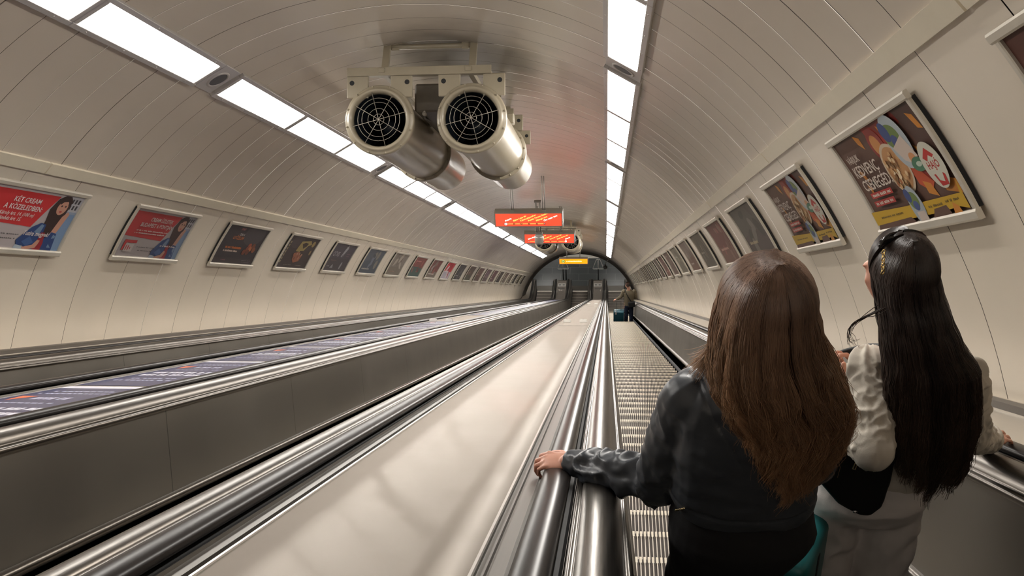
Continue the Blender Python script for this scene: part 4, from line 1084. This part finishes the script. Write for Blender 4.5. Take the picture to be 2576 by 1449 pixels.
def hair_core(name, parent, m, hc, hr, tab, arc, zend, k=.93, nphi=40, thick=.02):
    """solid body of the hair below the outer strands, closed at the back, open towards the face"""
    bm = bmesh.new(); rows = []
    uvl = bm.loops.layers.uv.new('UVMap')
    def ring(f):
        return [bm.verts.new(f(arc[0]+(arc[1]-arc[0])*i/nphi)) for i in range(nphi+1)]
    for a in range(8):
        el = 1.5*(1-a/7); rows.append((0, ring(lambda ph: Vector((hc[0]+hr[0]*(k-.07)*math.cos(ph)*math.cos(el), hc[1]+hr[1]*(k-.07)*math.sin(ph)*math.cos(el), hc[2]+hr[2]*(k-.07)*math.sin(el))))))
    z = hc[2]
    while z > zend-.001:
        z -= .03; cx, cy, ex, ey = interp(tab, z); f = min(1, (hc[2]-z)/(hc[2]-zend))
        rows.append((f, ring(lambda ph: Vector((cx+ex*k*(1-.25*f**3)*math.cos(ph)+.004*math.sin(ph*23), cy+ey*k*math.sin(ph)+.004*math.sin(ph*31), z)))))
    for (fa, A), (fb, B) in zip(rows, rows[1:]):
        for i in range(nphi):
            f = bm.faces.new((A[i], A[i+1], B[i+1], B[i])); f.smooth = True
            for lp, vv in zip(f.loops, (fa, fa, fb, fb)): lp[uvl].uv = (0, vv)
    # side closings
    o = finish(name, bm, m, parent)
    return o
V = Vector
def catmull(c, m=6):
    pts = []
    for k in range((len(c)-1)*m+1):
        u = k/m; a = min(int(u), len(c)-2); w = u-a; p0, p1, p2, p3 = c[max(a-1,0)], c[a], c[a+1], c[min(a+2, len(c)-1)]
        pts.append(.5*((2*p1)+(p2-p0)*w+(2*p0-5*p1+4*p2-p3)*w*w+(3*p1-p0-3*p2+p3)*w**3))
    return pts
def rel(org, L): return [V(p)-org for p in L]
def shoe(parent, p, yaw, m, L=.25):
    bm = bmesh.new(); R = Matrix.Translation(p) @ Matrix.Rotation(yaw, 4, 'Z')
    b2 = bmesh.new(); loft(b2, [(0,.03,.0,.040,L/2),(0,.03,.02,.043,L/2+.005),(0,.02,.05,.038,L/2-.02),(0,-.03,.08,.033,.055),(0,-.035,.11,.034,.045)]); merge(bm, b2, R)
    return finish('shoe', fuse(bm, .006, 3), m, parent, True)

def woman_brown():
    org = V((.35, 1.76, H0-2.591)); t = empty('person', org, 'woman with long brown hair and black leather jacket, left hand on the handrail', 'person', None)
    W_ = lambda x, y, z: V((x, y, z+H0)) - org
    skin = skin_mat('skin_fair', (.62,.32,.235))
    hcW = (.348, 1.745, -1.040); hc = W_(*hcW)
    shL, elL, wrL = W_(.205,1.775,-1.325), W_(.135,1.85,-1.655), W_(-.105,2.035,-1.748)
    shR, elR, wrR = W_(.500,1.775,-1.325), W_(.528,1.87,-1.59), W_(.490,2.06,-1.70)
    # body
    bm = bmesh.new(); T = head_parts(bm, hc, yaw=.12, s=.97)
    tcap(bm, hc+V((0,-.02,-.06)), hc+V((0,-.01,-.22)), .050, .058)
    loft(bm, [(.0,.03,.90,.13,.09),(.0,.02,1.0,.125,.085),(0,.02,1.12,.125,.09),(0,.01,1.24,.145,.08),(0,.0,1.31,.12,.06),(0,-.01,1.37,.06,.05)])
    loft(bm, [(-.04,.02,.72,.11,.10),(-.02,.02,.82,.135,.105),(.0,.03,.95,.13,.09)])
    for sg in (-1, 1): chain(bm, [V((sg*.062-.045,.02,.72)), V((sg*.085-.02,.03,.42)), V((sg*.09-.01,.01,.09))], [.065,.052,.038])
    for sg in (-1, 1): tcap(bm, V((sg*.095,-.01,.05)), V((sg*.10,.14,.035)), .032, .026)
    chain(bm, [shL, elL, wrL], [.045,.036,.026]); chain(bm, [shR, elR, wrR], [.045,.036,.026])
    b = fuse(bm, .007, 3)
    hb = bmesh.new(); d = (V((-.185,2.10,-1.800+H0))-org - wrL); fw = V((-.92,.36,-.26)).normalized()
    hand_parts(hb, wrL, fw, V((-.15,-.1,1)), side=1, curl=(.42,.62,.45), s=.90, spread=.03)
    hand_parts(hb, wrR, V((.1,.8,-.5)), V((.5,.2,.6)), side=-1, curl=(.5,.7,.5), s=.88)
    hb = fuse(hb, .0028, 2); merge(b, hb); body = finish('body', b, skin, t, True)
    eyes(t, T)
    # nails of the left hand stay with the skin; jacket
    bm = bmesh.new()
    loft(bm, [(-.010,.015,.955,.172,.125,0,.02),(-.010,.015,.985,.180,.130,0,.02),(-.010,.005,1.06,.178,.124),(-.005,-.002,1.15,.184,.122),(0,-.006,1.24,.186,.112),(0,-.005,1.30,.168,.098),(0,-.005,1.345,.120,.078),(0,-.005,1.385,.066,.062)])
    chain(bm, [shL, shL*.5+elL*.5+V((-.006,-.005,0)), elL], [.074,.067,.062]); chain(bm, [elL, elL*.5+wrL*.5+V((0,0,.003)), wrL*.80+elL*.20], [.061,.054,.043])
    cd = (wrL-elL).normalized(); tcap(bm, wrL-cd*.07, wrL+cd*.002, .041, .037, flat2=True)
    chain(bm, [shR, elR, wrR*.9+elR*.1], [.074,.060,.042])
    j = fuse(bm, .0052, 5)
    folds(j, [([shL, elL], .75), ([elL, wrL], 1.5), ([shR, elR], .8), ([elR, wrR], 1)], amp=.0105, torso=.007, wave=46, seed=3.3, sharp=3.4)
    # seams: raised yoke and armhole lines
    for v in j.verts:
        p = v.co
        d1 = abs((p-shL).dot(V((.80,.05,.45)).normalized())-.040)
        if p.x < -.02 and p.z > 1.13 and d1 < .005: v.co -= v.normal*.0035*(1-d1/.005)
        d2 = abs(p.z-(1.0+.02*p.x))
        if abs(p.x+.01) < .2 and d2 < .004 and p.z > .94: v.co -= v.normal*.003
    def leather(nt, b_):
        noisy(7, amt=.25, bump=.22, bscale=42, bdist=.003, rough_var=.08)(nt, b_)
    jm = mat('jacket_leather_black', (.045,.052,.064), .42, spec=.5, build=leather)
    jo = finish('jacket', j, jm, t, True)
    # zip pull at the hem
    bm = bmesh.new()
    for i in range(5): tcap(bm, V((-.178+i*.004,-.045-.006*i,.968+.007*i)), V((-.176+i*.004,-.047-.006*i,.972+.007*i)), .003, .0025, 8)
    finish('zip', bm, mat('zip_brass', (.75,.62,.38), .25, 1.0), jo, True)
    # belt loop band
    # trousers
    bm = bmesh.new()
    loft(bm, [(-.05,.02,.60,.120,.115),(-.05,.018,.72,.130,.130),(-.03,.014,.79,.156,.145),(-.005,.012,.88,.186,.145),(-.005,.015,.96,.168,.120),(-.005,.015,1.0,.160,.112)])
    for sg in (-1, 1): chain(bm, [V((sg*.065-.045,.015,.68)), V((sg*.085-.02,.03,.42)), V((sg*.09-.01,.015,.08))], [.085,.070,.060])
    tr = fuse(bm, .007, 5); folds(tr, [([V((-.09,.02,.7)), V((-.1,.02,.1))], .5), ([V((.09,.02,.7)), V((.1,.02,.1))], .5)], amp=.008, torso=.003, seed=8)
    finish('trousers', tr, cloth('trousers_black', (.012,.012,.014), .75, 220, .2), t, True)
    for sg in (-1, 1): shoe(t, V((sg*.10,.05,.0)), -sg*.1, M_BLACK)
    # hair
    hm = hair_mat('hair_brown', [(.070,.042,.031), (.33,.205,.145), (.12,.064,.034), (.62,.37,.21)], .36, (.25,.85))
    zz = lambda z: z+H0-org.z
    rx = lambda x: x-org.x; ry = lambda y: y-org.y
    tab = [(zz(-1.04), rx(.348), ry(1.740), .108, .122), (zz(-1.10), rx(.351), ry(1.735), .116, .124), (zz(-1.17), rx(.366), ry(1.715), .132, .118), (zz(-1.225), rx(.383), ry(1.695), .140, .100), (zz(-1.28), rx(.406), ry(1.685), .132, .080),
           (zz(-1.34), rx(.417), ry(1.680), .116, .066), (zz(-1.40), rx(.420), ry(1.680), .094, .060), (zz(-1.50), rx(.412), ry(1.680), .074, .052)]
    arc = (-PI-.42, .42); hr = (.106,.120,.118)
    ez = lambda ph: zz(-1.475) + .16*max(0, -math.cos(ph))**1.2 + .09*max(0, math.cos(ph))**1.3
    P = hair_paths(9000, hc+V((0,-.004,0)), hr, .012, tab, arc, ez, 5, wav=.011, clump=110, frizz=.006, jag=.05)
    # lock falling forward over the left shoulder
    rnd = random.Random(9)
    for i in range(420):
        a = rnd.uniform(0, 1); s_ = V((rx(.262+.018*a), ry(1.735+rnd.uniform(-.02,.03)), zz(-1.08))); e_ = V((rx(.190+.07*a+rnd.gauss(0,.006)), ry(1.76+rnd.uniform(-.02,.05)), zz(-1.228-.03*a+rnd.gauss(0,.012)))); m_ = (s_+e_)/2 + V((.006,.0,-.010))
        m_ = V((rx(.238+.030*a), ry(1.745), zz(-1.165+rnd.gauss(0,.004))))
        P.append([s_*(1-u)**2 + m_*2*u*(1-u) + e_*u*u for u in [k/9 for k in range(10)]])
    # loose flyaways on the right
    for i in range(60):
        z0 = rnd.uniform(-1.15,-1.25); s_ = V((rx(.485), ry(1.70), zz(z0))); e_ = V((rx(.53+rnd.uniform(0,.035)), ry(1.70), zz(z0-rnd.uniform(.08,.2)))); m_ = V((rx(.515), ry(1.70), zz(z0-.05)))
        P.append([s_*(1-u)**2 + m_*2*u*(1-u) + e_*u*u for u in [k/7 for k in range(8)]])
    h = strands('hair', t, hm, P, .0011, .00025)
    hair_core('hair_underlayer', h, hair_mat('hair_brown_under', [(.05,.024,.014), (.06,.03,.018), (.09,.045,.02), (.10,.05,.024)], .5, (.25,.85)), hc+V((0,-.004,0)), hr, tab, arc, zz(-1.36), k=.90, thick=.012)
    return t
woman_brown()

def woman_dark():
    org = V((.82, 2.18, H0-2.822)); t = empty('person', org, 'woman with very long black hair, white jacket and white trousers, right hand on the handrail', 'person')
    W_ = lambda x, y, z: V((x, y, z+H0)) - org
    skin = skin_mat('skin_warm', (.66,.33,.23))
    hc = W_(.772, 2.205, -1.208); yaw = .64
    shL, elL, wrL = W_(.730,2.165,-1.500), W_(.718,1.995,-1.650), W_(.660,2.20,-1.615)
    shR, elR, wrR = W_(.985,2.17,-1.520), W_(1.085,2.25,-1.800), W_(1.245,2.465,-1.985)
    bm = bmesh.new(); T = head_parts(bm, hc, yaw=yaw, pitch=-.24, s=.97)
    tcap(bm, hc+V((.01,-.02,-.06)), W_(.82,2.17,-1.44), .048, .055)
    loft(bm, [(.0,.0,.98,.12,.085),(.0,.0,1.10,.115,.08),(.01,-.0,1.20,.13,.085),(.02,-.01,1.29,.13,.075),(.02,-.01,1.36,.10,.055),(.01,-.01,1.40,.055,.045)])
    loft(bm, [(-.02,.02,.80,.14,.10),(-.02,.02,.90,.145,.105),(-.01,.01,1.02,.12,.085)])
    for sg in (-1, 1): chain(bm, [V((sg*.08-.02,.02,.86)), V((sg*.09-.02,.03,.48)), V((sg*.09-.02,.01,.09))], [.08,.052,.036])
    for sg in (-1, 1): tcap(bm, V((sg*.09-.02,-.01,.05)), V((sg*.10-.02,.14,.035)), .032, .026)
    chain(bm, [shL, elL, wrL], [.043,.034,.026]); chain(bm, [shR, elR, wrR], [.043,.034,.026])
    b = fuse(bm, .0065, 2)
    hb = bmesh.new()
    hand_parts(hb, wrL, (W_(.642,2.245,-1.540)-wrL), V((-.85,-.35,.1)), side=1, curl=(.75,1.0,.7), s=.92, spread=.0, thumb=(.7,.45,.35), tcurl=.5)
    hand_parts(hb, wrR, V((.72,.62,-.30)), V((.1,-.1,1)), side=-1, curl=(.18,.25,.2), s=.92, spread=.07)
    hb = fuse(hb, .0028, 2); merge(b, hb); finish('body', b, skin, t, True); eyes(t, T)
    # white jacket
    bm = bmesh.new()
    loft(bm, [(-.005,.01,.93,.165,.115),(.0,.005,.97,.168,.116),(.005,.0,1.08,.160,.112),(.015,-.004,1.18,.165,.112),(.028,-.008,1.27,.160,.100),(.030,-.008,1.325,.135,.085),(.022,-.008,1.365,.085,.066),(.012,-.008,1.40,.062,.058)])
    chain(bm, [shL, shL*.5+elL*.5, elL], [.062,.058,.058]); chain(bm, [elL, elL*.45+wrL*.55, wrL*.88+elL*.12], [.058,.050,.040])
    cd = (wrL-elL).normalized(); tcap(bm, wrL-cd*.05, wrL-cd*.004, .037, .037, flat2=True)
    chain(bm, [shR, elR, elR*.5+wrR*.5], [.062,.054,.046]); cd = (wrR-elR).normalized(); tcap(bm, elR*.5+wrR*.5, wrR-cd*.01, .046, .048, flat2=True)
    j = fuse(bm, .0052, 4)
    folds(j, [([shL, elL], 1.15), ([elL, wrL], 1.1), ([shR, elR], 1), ([elR, wrR], 1)], amp=.0095, torso=.003, wave=46, seed=12.4)
    for v in j.verts:     # shoulder seam
        d1 = abs((v.co-shL).dot(V((.75,.1,.6)).normalized())-.018)
        if v.co.x < 0 and v.co.z > 1.2 and d1 < .004: v.co -= v.normal*.0025
    finish('jacket', j, cloth('jacket_white', (.60,.555,.48), .8, 240, .3, amt=.06), t, True)
    # trousers
    bm = bmesh.new()
    loft(bm, [(-.03,.02,.775,.176,.100),(-.03,.02,.82,.180,.122),(-.028,.015,.86,.180,.135),(-.022,.01,.94,.168,.122),(-.012,.008,1.02,.145,.102),(-.005,.005,1.05,.142,.10)])
    for sg in (-1, 1): chain(bm, [V((sg*.088-.030,.02,.83)), V((sg*.092-.030,.03,.45)), V((sg*.097-.030,.02,.08))], [.092,.086,.090])
    tr = fuse(bm, .0065, 9); folds(tr, [([V((-.118,.02,.74)), V((-.13,.02,.1))], 1.1), ([V((.058,.02,.74)), V((.07,.02,.1))], 1.1)], amp=.012, torso=.006, seed=21, wave=30, sharp=3.6)
    finish('trousers', tr, cloth('trousers_white', (.74,.70,.68), .85, 260, .25, amt=.06), t, True)
    for sg in (-1, 1): shoe(t, V((sg*.10-.03,.05,0)), -sg*.1, mat('shoe_white', (.5,.5,.48), .5), .24)
    # hair
    rx = lambda x: x-org.x; ry = lambda y: y-org.y; zz = lambda z: z+H0-org.z
    tab = [(zz(-1.204), rx(.785), ry(2.192), .083, .105), (zz(-1.25), rx(.794), ry(2.176), .085, .100), (zz(-1.31), rx(.811), ry(2.142), .089, .090), (zz(-1.37), rx(.830), ry(2.108), .100, .074), (zz(-1.45), rx(.858), ry(2.070), .118, .055), (zz(-1.54), rx(.872), ry(2.055), .118, .046),
           (zz(-1.62), rx(.880), ry(2.040), .112, .042), (zz(-1.72), rx(.886), ry(2.035), .100, .040), (zz(-1.80), rx(.886), ry(2.032), .085, .038), (zz(-1.90), rx(.880), ry(2.03), .065, .034)]
    c0 = yaw+PI/2; arc = (c0+.58-2*PI, c0-.75)   # leaves the face free
    hc2 = hc+V((.012,-.012,.003)); hr = (.084,.108,.105)
    hm = hair_mat('hair_black', [(.016,.011,.010), (.080,.056,.047), (.022,.015,.012), (.150,.095,.068)], .30, (.4,1.0))
    ez = lambda ph: zz(-1.745) + .06*max(0, math.cos(ph))**1.5 + .12*max(0, -math.cos(ph))**1.5
    P = hair_paths(8500, hc2, hr, .0, tab, arc, ez, 15, wav=.005, clump=60, frizz=.004, jag=.085)
    rnd = random.Random(4)
    for i in range(2600):   # hair combed from the parting over the temple and back
        a0 = rnd.uniform(-.7, 1.05); pts = []; k1 = rnd.uniform(1.06, 1.13)
        for j in range(13):
            t_ = j/12; kk = 1+(k1-1)*math.sin(PI*min(1, .15+t_*.8)); el = 1.35*(1-t_) - .10*t_; ph = c0 + a0 + (.80-a0)*t_**2.2
            pts.append(hc2 + V((hr[0]*kk*math.cos(ph)*math.cos(el), hr[1]*kk*math.sin(ph)*math.cos(el), hr[2]*kk*math.sin(el))))
        for j in range(1, 7):
            kk = 1.0; z = hc2.z - .012 - .022*j; cx, cy, ex, ey = interp(tab, z); ph = c0+.80+.02*j; pts.append(V((cx+ex*kk*math.cos(ph), cy+ey*kk*math.sin(ph), z)))
        P.append(pts)
    for i in range(11):     # wisp blown over the left shoulder
        g = lambda s_: rnd.gauss(0, s_); o = V((g(.003), g(.01), g(.004)))
        c = [V((rx(.735),ry(2.12),zz(-1.265)))+o, V((rx(.705),ry(2.12),zz(-1.288)))+o, V((rx(.669+g(.003)),ry(2.12),zz(-1.312+g(.004)))), V((rx(.646+g(.003)),ry(2.12),zz(-1.345+g(.005)))), V((rx(.650+g(.006)),ry(2.12),zz(-1.378+g(.006)))), V((rx(.672+g(.01)),ry(2.13),zz(-1.398+g(.01))))]
        pts = []
        for k in range(17):
            u = k/16*(len(c)-1); a = min(int(u), len(c)-2); w = u-a
            p0, p1, p2, p3 = c[max(a-1,0)], c[a], c[a+1], c[min(a+2, len(c)-1)]
            pts.append(.5*((2*p1)+(p2-p0)*w+(2*p0-5*p1+4*p2-p3)*w*w+(3*p1-p0-3*p2+p3)*w**3))
        P.append(pts)
    h = strands('hair', t, hm, P, .0012, .0004)
    hair_core('hair_underlayer', h, mat('hair_black_under', (.009,.007,.006), .4), hc2, hr, tab, arc, zz(-1.60), k=.88, thick=.010)
    # sunglasses pushed up on the head
    g = empty('sunglasses', org+hc+V((-.010,-.004,.098)), 'black sunglasses with a gold chain arm pushed up on the dark-haired woman', 'sunglasses')
    R = Matrix.Rotation(.35, 4, 'Z'); Tg = R
    bm = bmesh.new()
    def arcp(rx_, rz_, n=18, a0=0, a1=2*PI): return [(rx_*math.cos(a0+(a1-a0)*i/n), rz_*math.sin(a0+(a1-a0)*i/n)) for i in range(n+1)]
    for sx in (-1, 1):
        pts = [Tg @ V((sx*.036+a, -.018+.025*(1-(sx*.036+a)**2/.006), .004+b_*.45-abs(sx*.036+a)**2*3.0)) for a, b_ in arcp(.031,.022)]
        tube(bm, pts, .0042, 8)
        b2 = bmesh.new(); ellipsoid(b2, (0,0,0), (.029,.004,.010)); merge(bm, b2, Matrix.Translation(Tg @ V((sx*.036,-.004,.000))) @ Tg)
    tube(bm, [Tg @ V((-.010,.006,.010)), Tg @ V((0,.008,.013)), Tg @ V((.010,.006,.010))], .004, 8)
    tube(bm, [Tg @ V((.066,-.01,-.008)), Tg @ V((.082,.0,-.03)), Tg @ V((.086,.03,-.08))], .003, 8)
    finish('frame', bm, mat('glasses_black', (.012,.012,.013), .15, coat=.6), g, True)
    bm = bmesh.new(); p0 = Tg @ V((-.072,-.034,-.012))
    for i in range(7):
        c = p0 + V((.0004*i,-.004-.0022*i,-.0088*i)); A = Matrix.Translation(c) @ Matrix.Rotation((PI/2 if i % 2 else .5), 4, 'Z') @ Matrix.Rotation(.2, 4, 'X')
        tube(bm, [A @ V((.0052*math.cos(q), 0, .0075*math.sin(q))) for q in [2*PI*k/12 for k in range(13)]], .0014, 6)
    finish('chain_arm', bm, mat('gold_chain', (.80,.58,.22), .22, 1.0), g, True)
    # black shoulder bag
    bo = V((.685, 2.06, H0-1.80)); bag = empty('shoulder_bag', bo, 'black leather shoulder bag with a brass zip hanging under the white sleeve', 'bag')
    bm = bmesh.new(); B = lambda x, y, z: V((x, y, z+H0))-bo
    b2 = bmesh.new()
    out = [(.582,-1.785),(.592,-1.725),(.612,-1.668),(.655,-1.640),(.745,-1.625),(.800,-1.66),(.802,-1.80),(.792,-1.900),(.762,-1.938),(.730,-1.935),(.665,-1.893)]
    for yy in (2.035, 2.10):
        b2.faces.new([b2.verts.new(B(x, yy, z)) for x, z in out])
    b2.edges.ensure_lookup_table(); bmesh.ops.bridge_loops(b2, edges=list(b2.edges))
    bmesh.ops.recalc_face_normals(b2, faces=b2.faces); bmesh.ops.bevel(b2, geom=list(b2.edges), offset=.014, segments=3, affect='EDGES', profile=.6)
    bmesh.ops.triangulate(b2, faces=b2.faces)
    merge(bm, fuse(b2, .006, 6)); body = finish('bag_body', bm, mat('bag_black', (.0065,.0065,.0075), .55, spec=.3), bag, True)
    bm = bmesh.new(); tube(bm, [*catmull([B(.785,2.07,-1.64), B(.782,2.055,-1.57), B(.774,2.075,-1.475), B(.764,2.13,-1.440), B(.756,2.20,-1.452), B(.715,2.265,-1.505), B(.664,2.262,-1.530), B(.650,2.23,-1.58), B(.625,2.10,-1.665)])], .0095, 8); finish('strap', bm, mat('bag_black'), bag, True)
    bm = bmesh.new(); tube(bm, [B(.622,2.022,-1.655), B(.650,2.020,-1.672), B(.676,2.018,-1.690)], .0035, 6); tube(bm, [B(.680,2.016,-1.692), B(.684,2.011,-1.708), B(.678,2.008,-1.730), B(.686,2.008,-1.733), B(.691,2.011,-1.708), B(.686,2.016,-1.692)], .0022, 6)
    finish('zip', bm, mat('zip_brass'), bag, True)
    bm = bmesh.new(); ellipsoid(bm, B(.712,2.026,-1.905), (.007,.004,.005)); finish('metal_foot', bm, mat('zip_silver', (.6,.6,.62), .2, 1.0), bag, True)
    return t
woman_dark()

# teal suitcase between the two women
def suitcase(nm, org, yaw, size, label, m, mt, handle=0.0, tagc=None, tilt=0.0):
    w, d, h = size; t = empty(nm, Matrix.Translation(org) @ Matrix.Rotation(yaw, 4, 'Z') @ Matrix.Rotation(tilt, 4, 'X'), label, 'suitcase')
    bm = bmesh.new(); rbox(bm, (-w/2,-d/2,.03), (w/2,d/2,h), .035, 4)
    for i in range(5):
        x = -w*.34+i*w*.17
        for sy in (-1, 1): rbox(bm, (x-.008, sy*d/2-.004, .08), (x+.008, sy*d/2+.004, h-.07), .003, 1)
    finish('shell', bm, m, t, True)
    bm = bmesh.new(); rbox(bm, (-w*.42,-.012,h-.004), (w*.42,.012,h+.002), .002, 1); rbox(bm, (-w/2-.002,-.012,.06), (-w/2+.003,.012,h-.05), .002, 1); rbox(bm, (w/2-.003,-.012,.06), (w/2+.002,.012,h-.05), .002, 1); finish('zip_band', bm, M_BLACK, t)
    bm = bmesh.new(); tube(bm, [(-.07,0,h), (-.065,0,h+.022), (.065,0,h+.022), (.07,0,h)], .008, 8); finish('carry_handle', bm, mt, t, True)
    for sx in (-1, 1):
        for sy in (-1, 1):
            bm = bmesh.new(); lathe(bm, [(0,-.012),(.026,-.012),(.028,0),(.026,.012),(0,.012)], (sx*w*.38, sy*d*.32, .028), 14, 0, 'X'); finish('wheel', bm, M_BLACK, t, True)
    if handle:
        bm = bmesh.new(); tube(bm, [(-.09,d*.3,h-.02), (-.09,d*.3,h+handle), (-.075,d*.3,h+handle+.015), (.075,d*.3,h+handle+.015), (.09,d*.3,h+handle), (.09,d*.3,h-.02)], .008, 8); finish('pull_handle', bm, M_POLE, t, True)
    if tagc:
        bm = bmesh.new(); rbox(bm, (-w*.36,-d/2-.012,h-.10), (-w*.20,-d/2-.006,h+.01), .003, 1); finish('luggage_tag', bm, tagc, t)
    return t
suitcase('suitcase', V((.520,2.07,H0-2.822)), -.45, (.24,.28,.80), 'teal suitcase standing on the step between the two women', mat('case_teal', (.018,.155,.165), .38, build=noisy(6, amt=.15)), mat('case_teal_dark', (.01,.07,.08), .4))
# far passenger with case
def man():
    yk = NY0 + .4*71; zk = nosing_z(yk)          # tread he stands on
    org = V((.905, yk-.20, zk)); t = empty('person', org, 'man in olive jacket and dark jeans far down the escalator, seen from behind', 'person')
    skin = skin_mat('skin_fair', (.62,.32,.235)); hc = V((-.055,.02,1.70)); yaw = .75
    shL, elL, wrL = V((-.20,.0,1.44)), V((-.29,.02,1.20)), V((-.47,.05,1.06)); shR, elR, wrR = V((.20,.0,1.44)), V((.26,.04,1.16)), V((.20,.22,1.02))
    bm = bmesh.new(); T = head_parts(bm, hc, yaw=yaw, pitch=-.25, s=1.04); tcap(bm, hc+V((.02,-.02,-.06)), V((0,-.01,1.46)), .055, .062)
    loft(bm, [(0,0,.90,.15,.10),(0,0,1.1,.15,.10),(0,0,1.3,.18,.11),(0,0,1.44,.15,.08),(0,0,1.5,.07,.06)])
    for sg in (-1, 1): chain(bm, [V((sg*.10,0,.92)), V((sg*.11,.02,.5)), V((sg*.11,0,.1))], [.09,.06,.045]); tcap(bm, V((sg*.11,-.02,.05)), V((sg*.12,.15,.04)), .035, .03)
    chain(bm, [shL, elL, wrL], [.05,.042,.03]); chain(bm, [shR, elR, wrR], [.05,.042,.03])
    b = fuse(bm, .009, 2); hb = bmesh.new(); hand_parts(hb, wrL, V((-.8,.2,-.35)), V((-.3,0,1)), side=1, curl=(.5,.7,.5), s=1.05); hand_parts(hb, wrR, V((.1,.8,-.4)), V((.4,.2,.8)), side=-1, curl=(.4,.5,.4), s=1.05)
    merge(b, fuse(hb, .0035, 2)); finish('body', b, skin, t, True); eyes(t, T)
    bm = bmesh.new(); loft(bm, [(0,0,.86,.185,.13),(0,0,1.0,.18,.13),(0,0,1.2,.195,.135),(0,-.005,1.38,.205,.13),(0,-.005,1.46,.16,.10),(0,-.005,1.51,.08,.07)])
    chain(bm, [shL, elL, wrL*.85+elL*.15], [.078,.064,.048]); chain(bm, [shR, elR, wrR*.85+elR*.15], [.078,.064,.048])
    j = fuse(bm, .008, 4); folds(j, [([shL, elL], 1), ([elL, wrL], 1), ([shR, elR], 1), ([elR, wrR], 1)], amp=.008, torso=.004, seed=2); finish('jacket', j, cloth('jacket_olive', (.155,.13,.088), .8), t, True)
    bm = bmesh.new(); loft(bm, [(0,.0,.78,.17,.12),(0,0,.88,.172,.125),(0,0,.96,.165,.115)])
    for sg in (-1, 1): chain(bm, [V((sg*.085,0,.84)), V((sg*.095,.02,.45)), V((sg*.10,0,.06))], [.095,.082,.072])
    tr = fuse(bm, .008, 3); folds(tr, [([V((-.09,0,.8)), V((-.1,0,.1))], 1), ([V((.09,0,.8)), V((.1,0,.1))], 1)], amp=.008, seed=5); finish('trousers', tr, cloth('jeans_navy', (.012,.018,.038), .8), t, True)
    for sg in (-1, 1): shoe(t, V((sg*.11,.05,0)), -sg*.1, M_BLACK, .29)
    rnd = random.Random(3); P = []
    for i in range(2400):
        z = rnd.uniform(-.35, 1); ph = rnd.uniform(0, 2*PI); r = math.sqrt(max(0, 1-z*z)); d = V((r*math.cos(ph), r*math.sin(ph), z))
        if (d.y > .35 and z < .45) or (z < 0 and d.y > -.1): continue
        p = V((d.x*.080, d.y*.098-.012, d.z*.094+.020)); dn = V((d.x*.3, d.y*.3-.4, -.6+d.z*.8))
        P.append([T @ (p*.98), T @ (p*1.03+dn*.010), T @ (p*1.05+dn*.026)])
    strands('hair', t, mat('hair_short_brown', (.035,.02,.013), .5), P, .0035, .001)
    # cross-body bag
    bag = empty('crossbody_bag', org, 'black crossbody bag at the back of the man in olive', 'bag')
    bm = bmesh.new(); rbox(bm, (-.02,-.235,.84), (.24,-.135,1.06), .03, 3, 0, Matrix.Rotation(-.15, 4, 'Y') @ Matrix.Translation((.14,0,0))); finish('bag_body', bm, M_BLACK, bag, True)
    bm = bmesh.new(); tube(bm, [(-.13,.06,1.50), (-.14,-.06,1.49), (-.11,-.125,1.42), (-.02,-.150,1.25), (.10,-.155,1.05), (.18,-.165,.98)], .016, 8); finish('strap', bm, M_BLACK, bag, True)
    t.scale = bag.scale = (1.05,1.05,1.06)
    suitcase('suitcase', org+V((-.40,.03,0)), .0, (.42,.26,.60), 'teal blue suitcase with raised handle beside the man in olive', mat('case_blue', (.012,.09,.125), .4), mat('case_lightblue', (.10,.36,.46), .4), .40, mat('tag_white', (.75,.75,.75), .4))
    return t
man()
EXPO = -0.08
# ------------------------------------------------------------------ camera and world
f_px = 2290.0
th = math.atan(237/f_px); ph = math.atan(5.5/f_px); c, s = math.cos(th), math.sin(th)
r = Vector((c, s, 0)); f0 = Vector((-s, c, 0)); n = Vector((0,0,1))
F = f0*math.cos(ph)+n*math.sin(ph); U = n*math.cos(ph)-f0*math.sin(ph)
Mc = Matrix((ROT@r, ROT@U, ROT@(-F))).transposed().to_4x4(); Mc.translation = (0,0,H0)
cam = bpy.data.cameras.new('camera'); co = bpy.data.objects.new('camera', cam); COL.objects.link(co)
co.matrix_world = Mc; cam.sensor_width = 36; cam.sensor_fit = 'HORIZONTAL'; cam.lens = 36*f_px/2576; cam.clip_start = .05; cam.clip_end = 300
SC.camera = co
w = bpy.data.worlds.new('world'); SC.world = w; w.use_nodes = True
w.node_tree.nodes['Background'].inputs[0].default_value = (.30,.26,.22,1); w.node_tree.nodes['Background'].inputs[1].default_value = 2.6
SC.view_settings.view_transform = 'Standard'; SC.view_settings.look = 'None'; SC.view_settings.exposure = EXPO; SC.view_settings.gamma = 1
SC.view_settings.use_curve_mapping = False
SC.cycles.max_bounces = 6; SC.cycles.glossy_bounces = 3; SC.cycles.transmission_bounces = 2; SC.cycles.transparent_max_bounces = 4
SC.cycles.caustics_reflective = False; SC.cycles.caustics_refractive = False
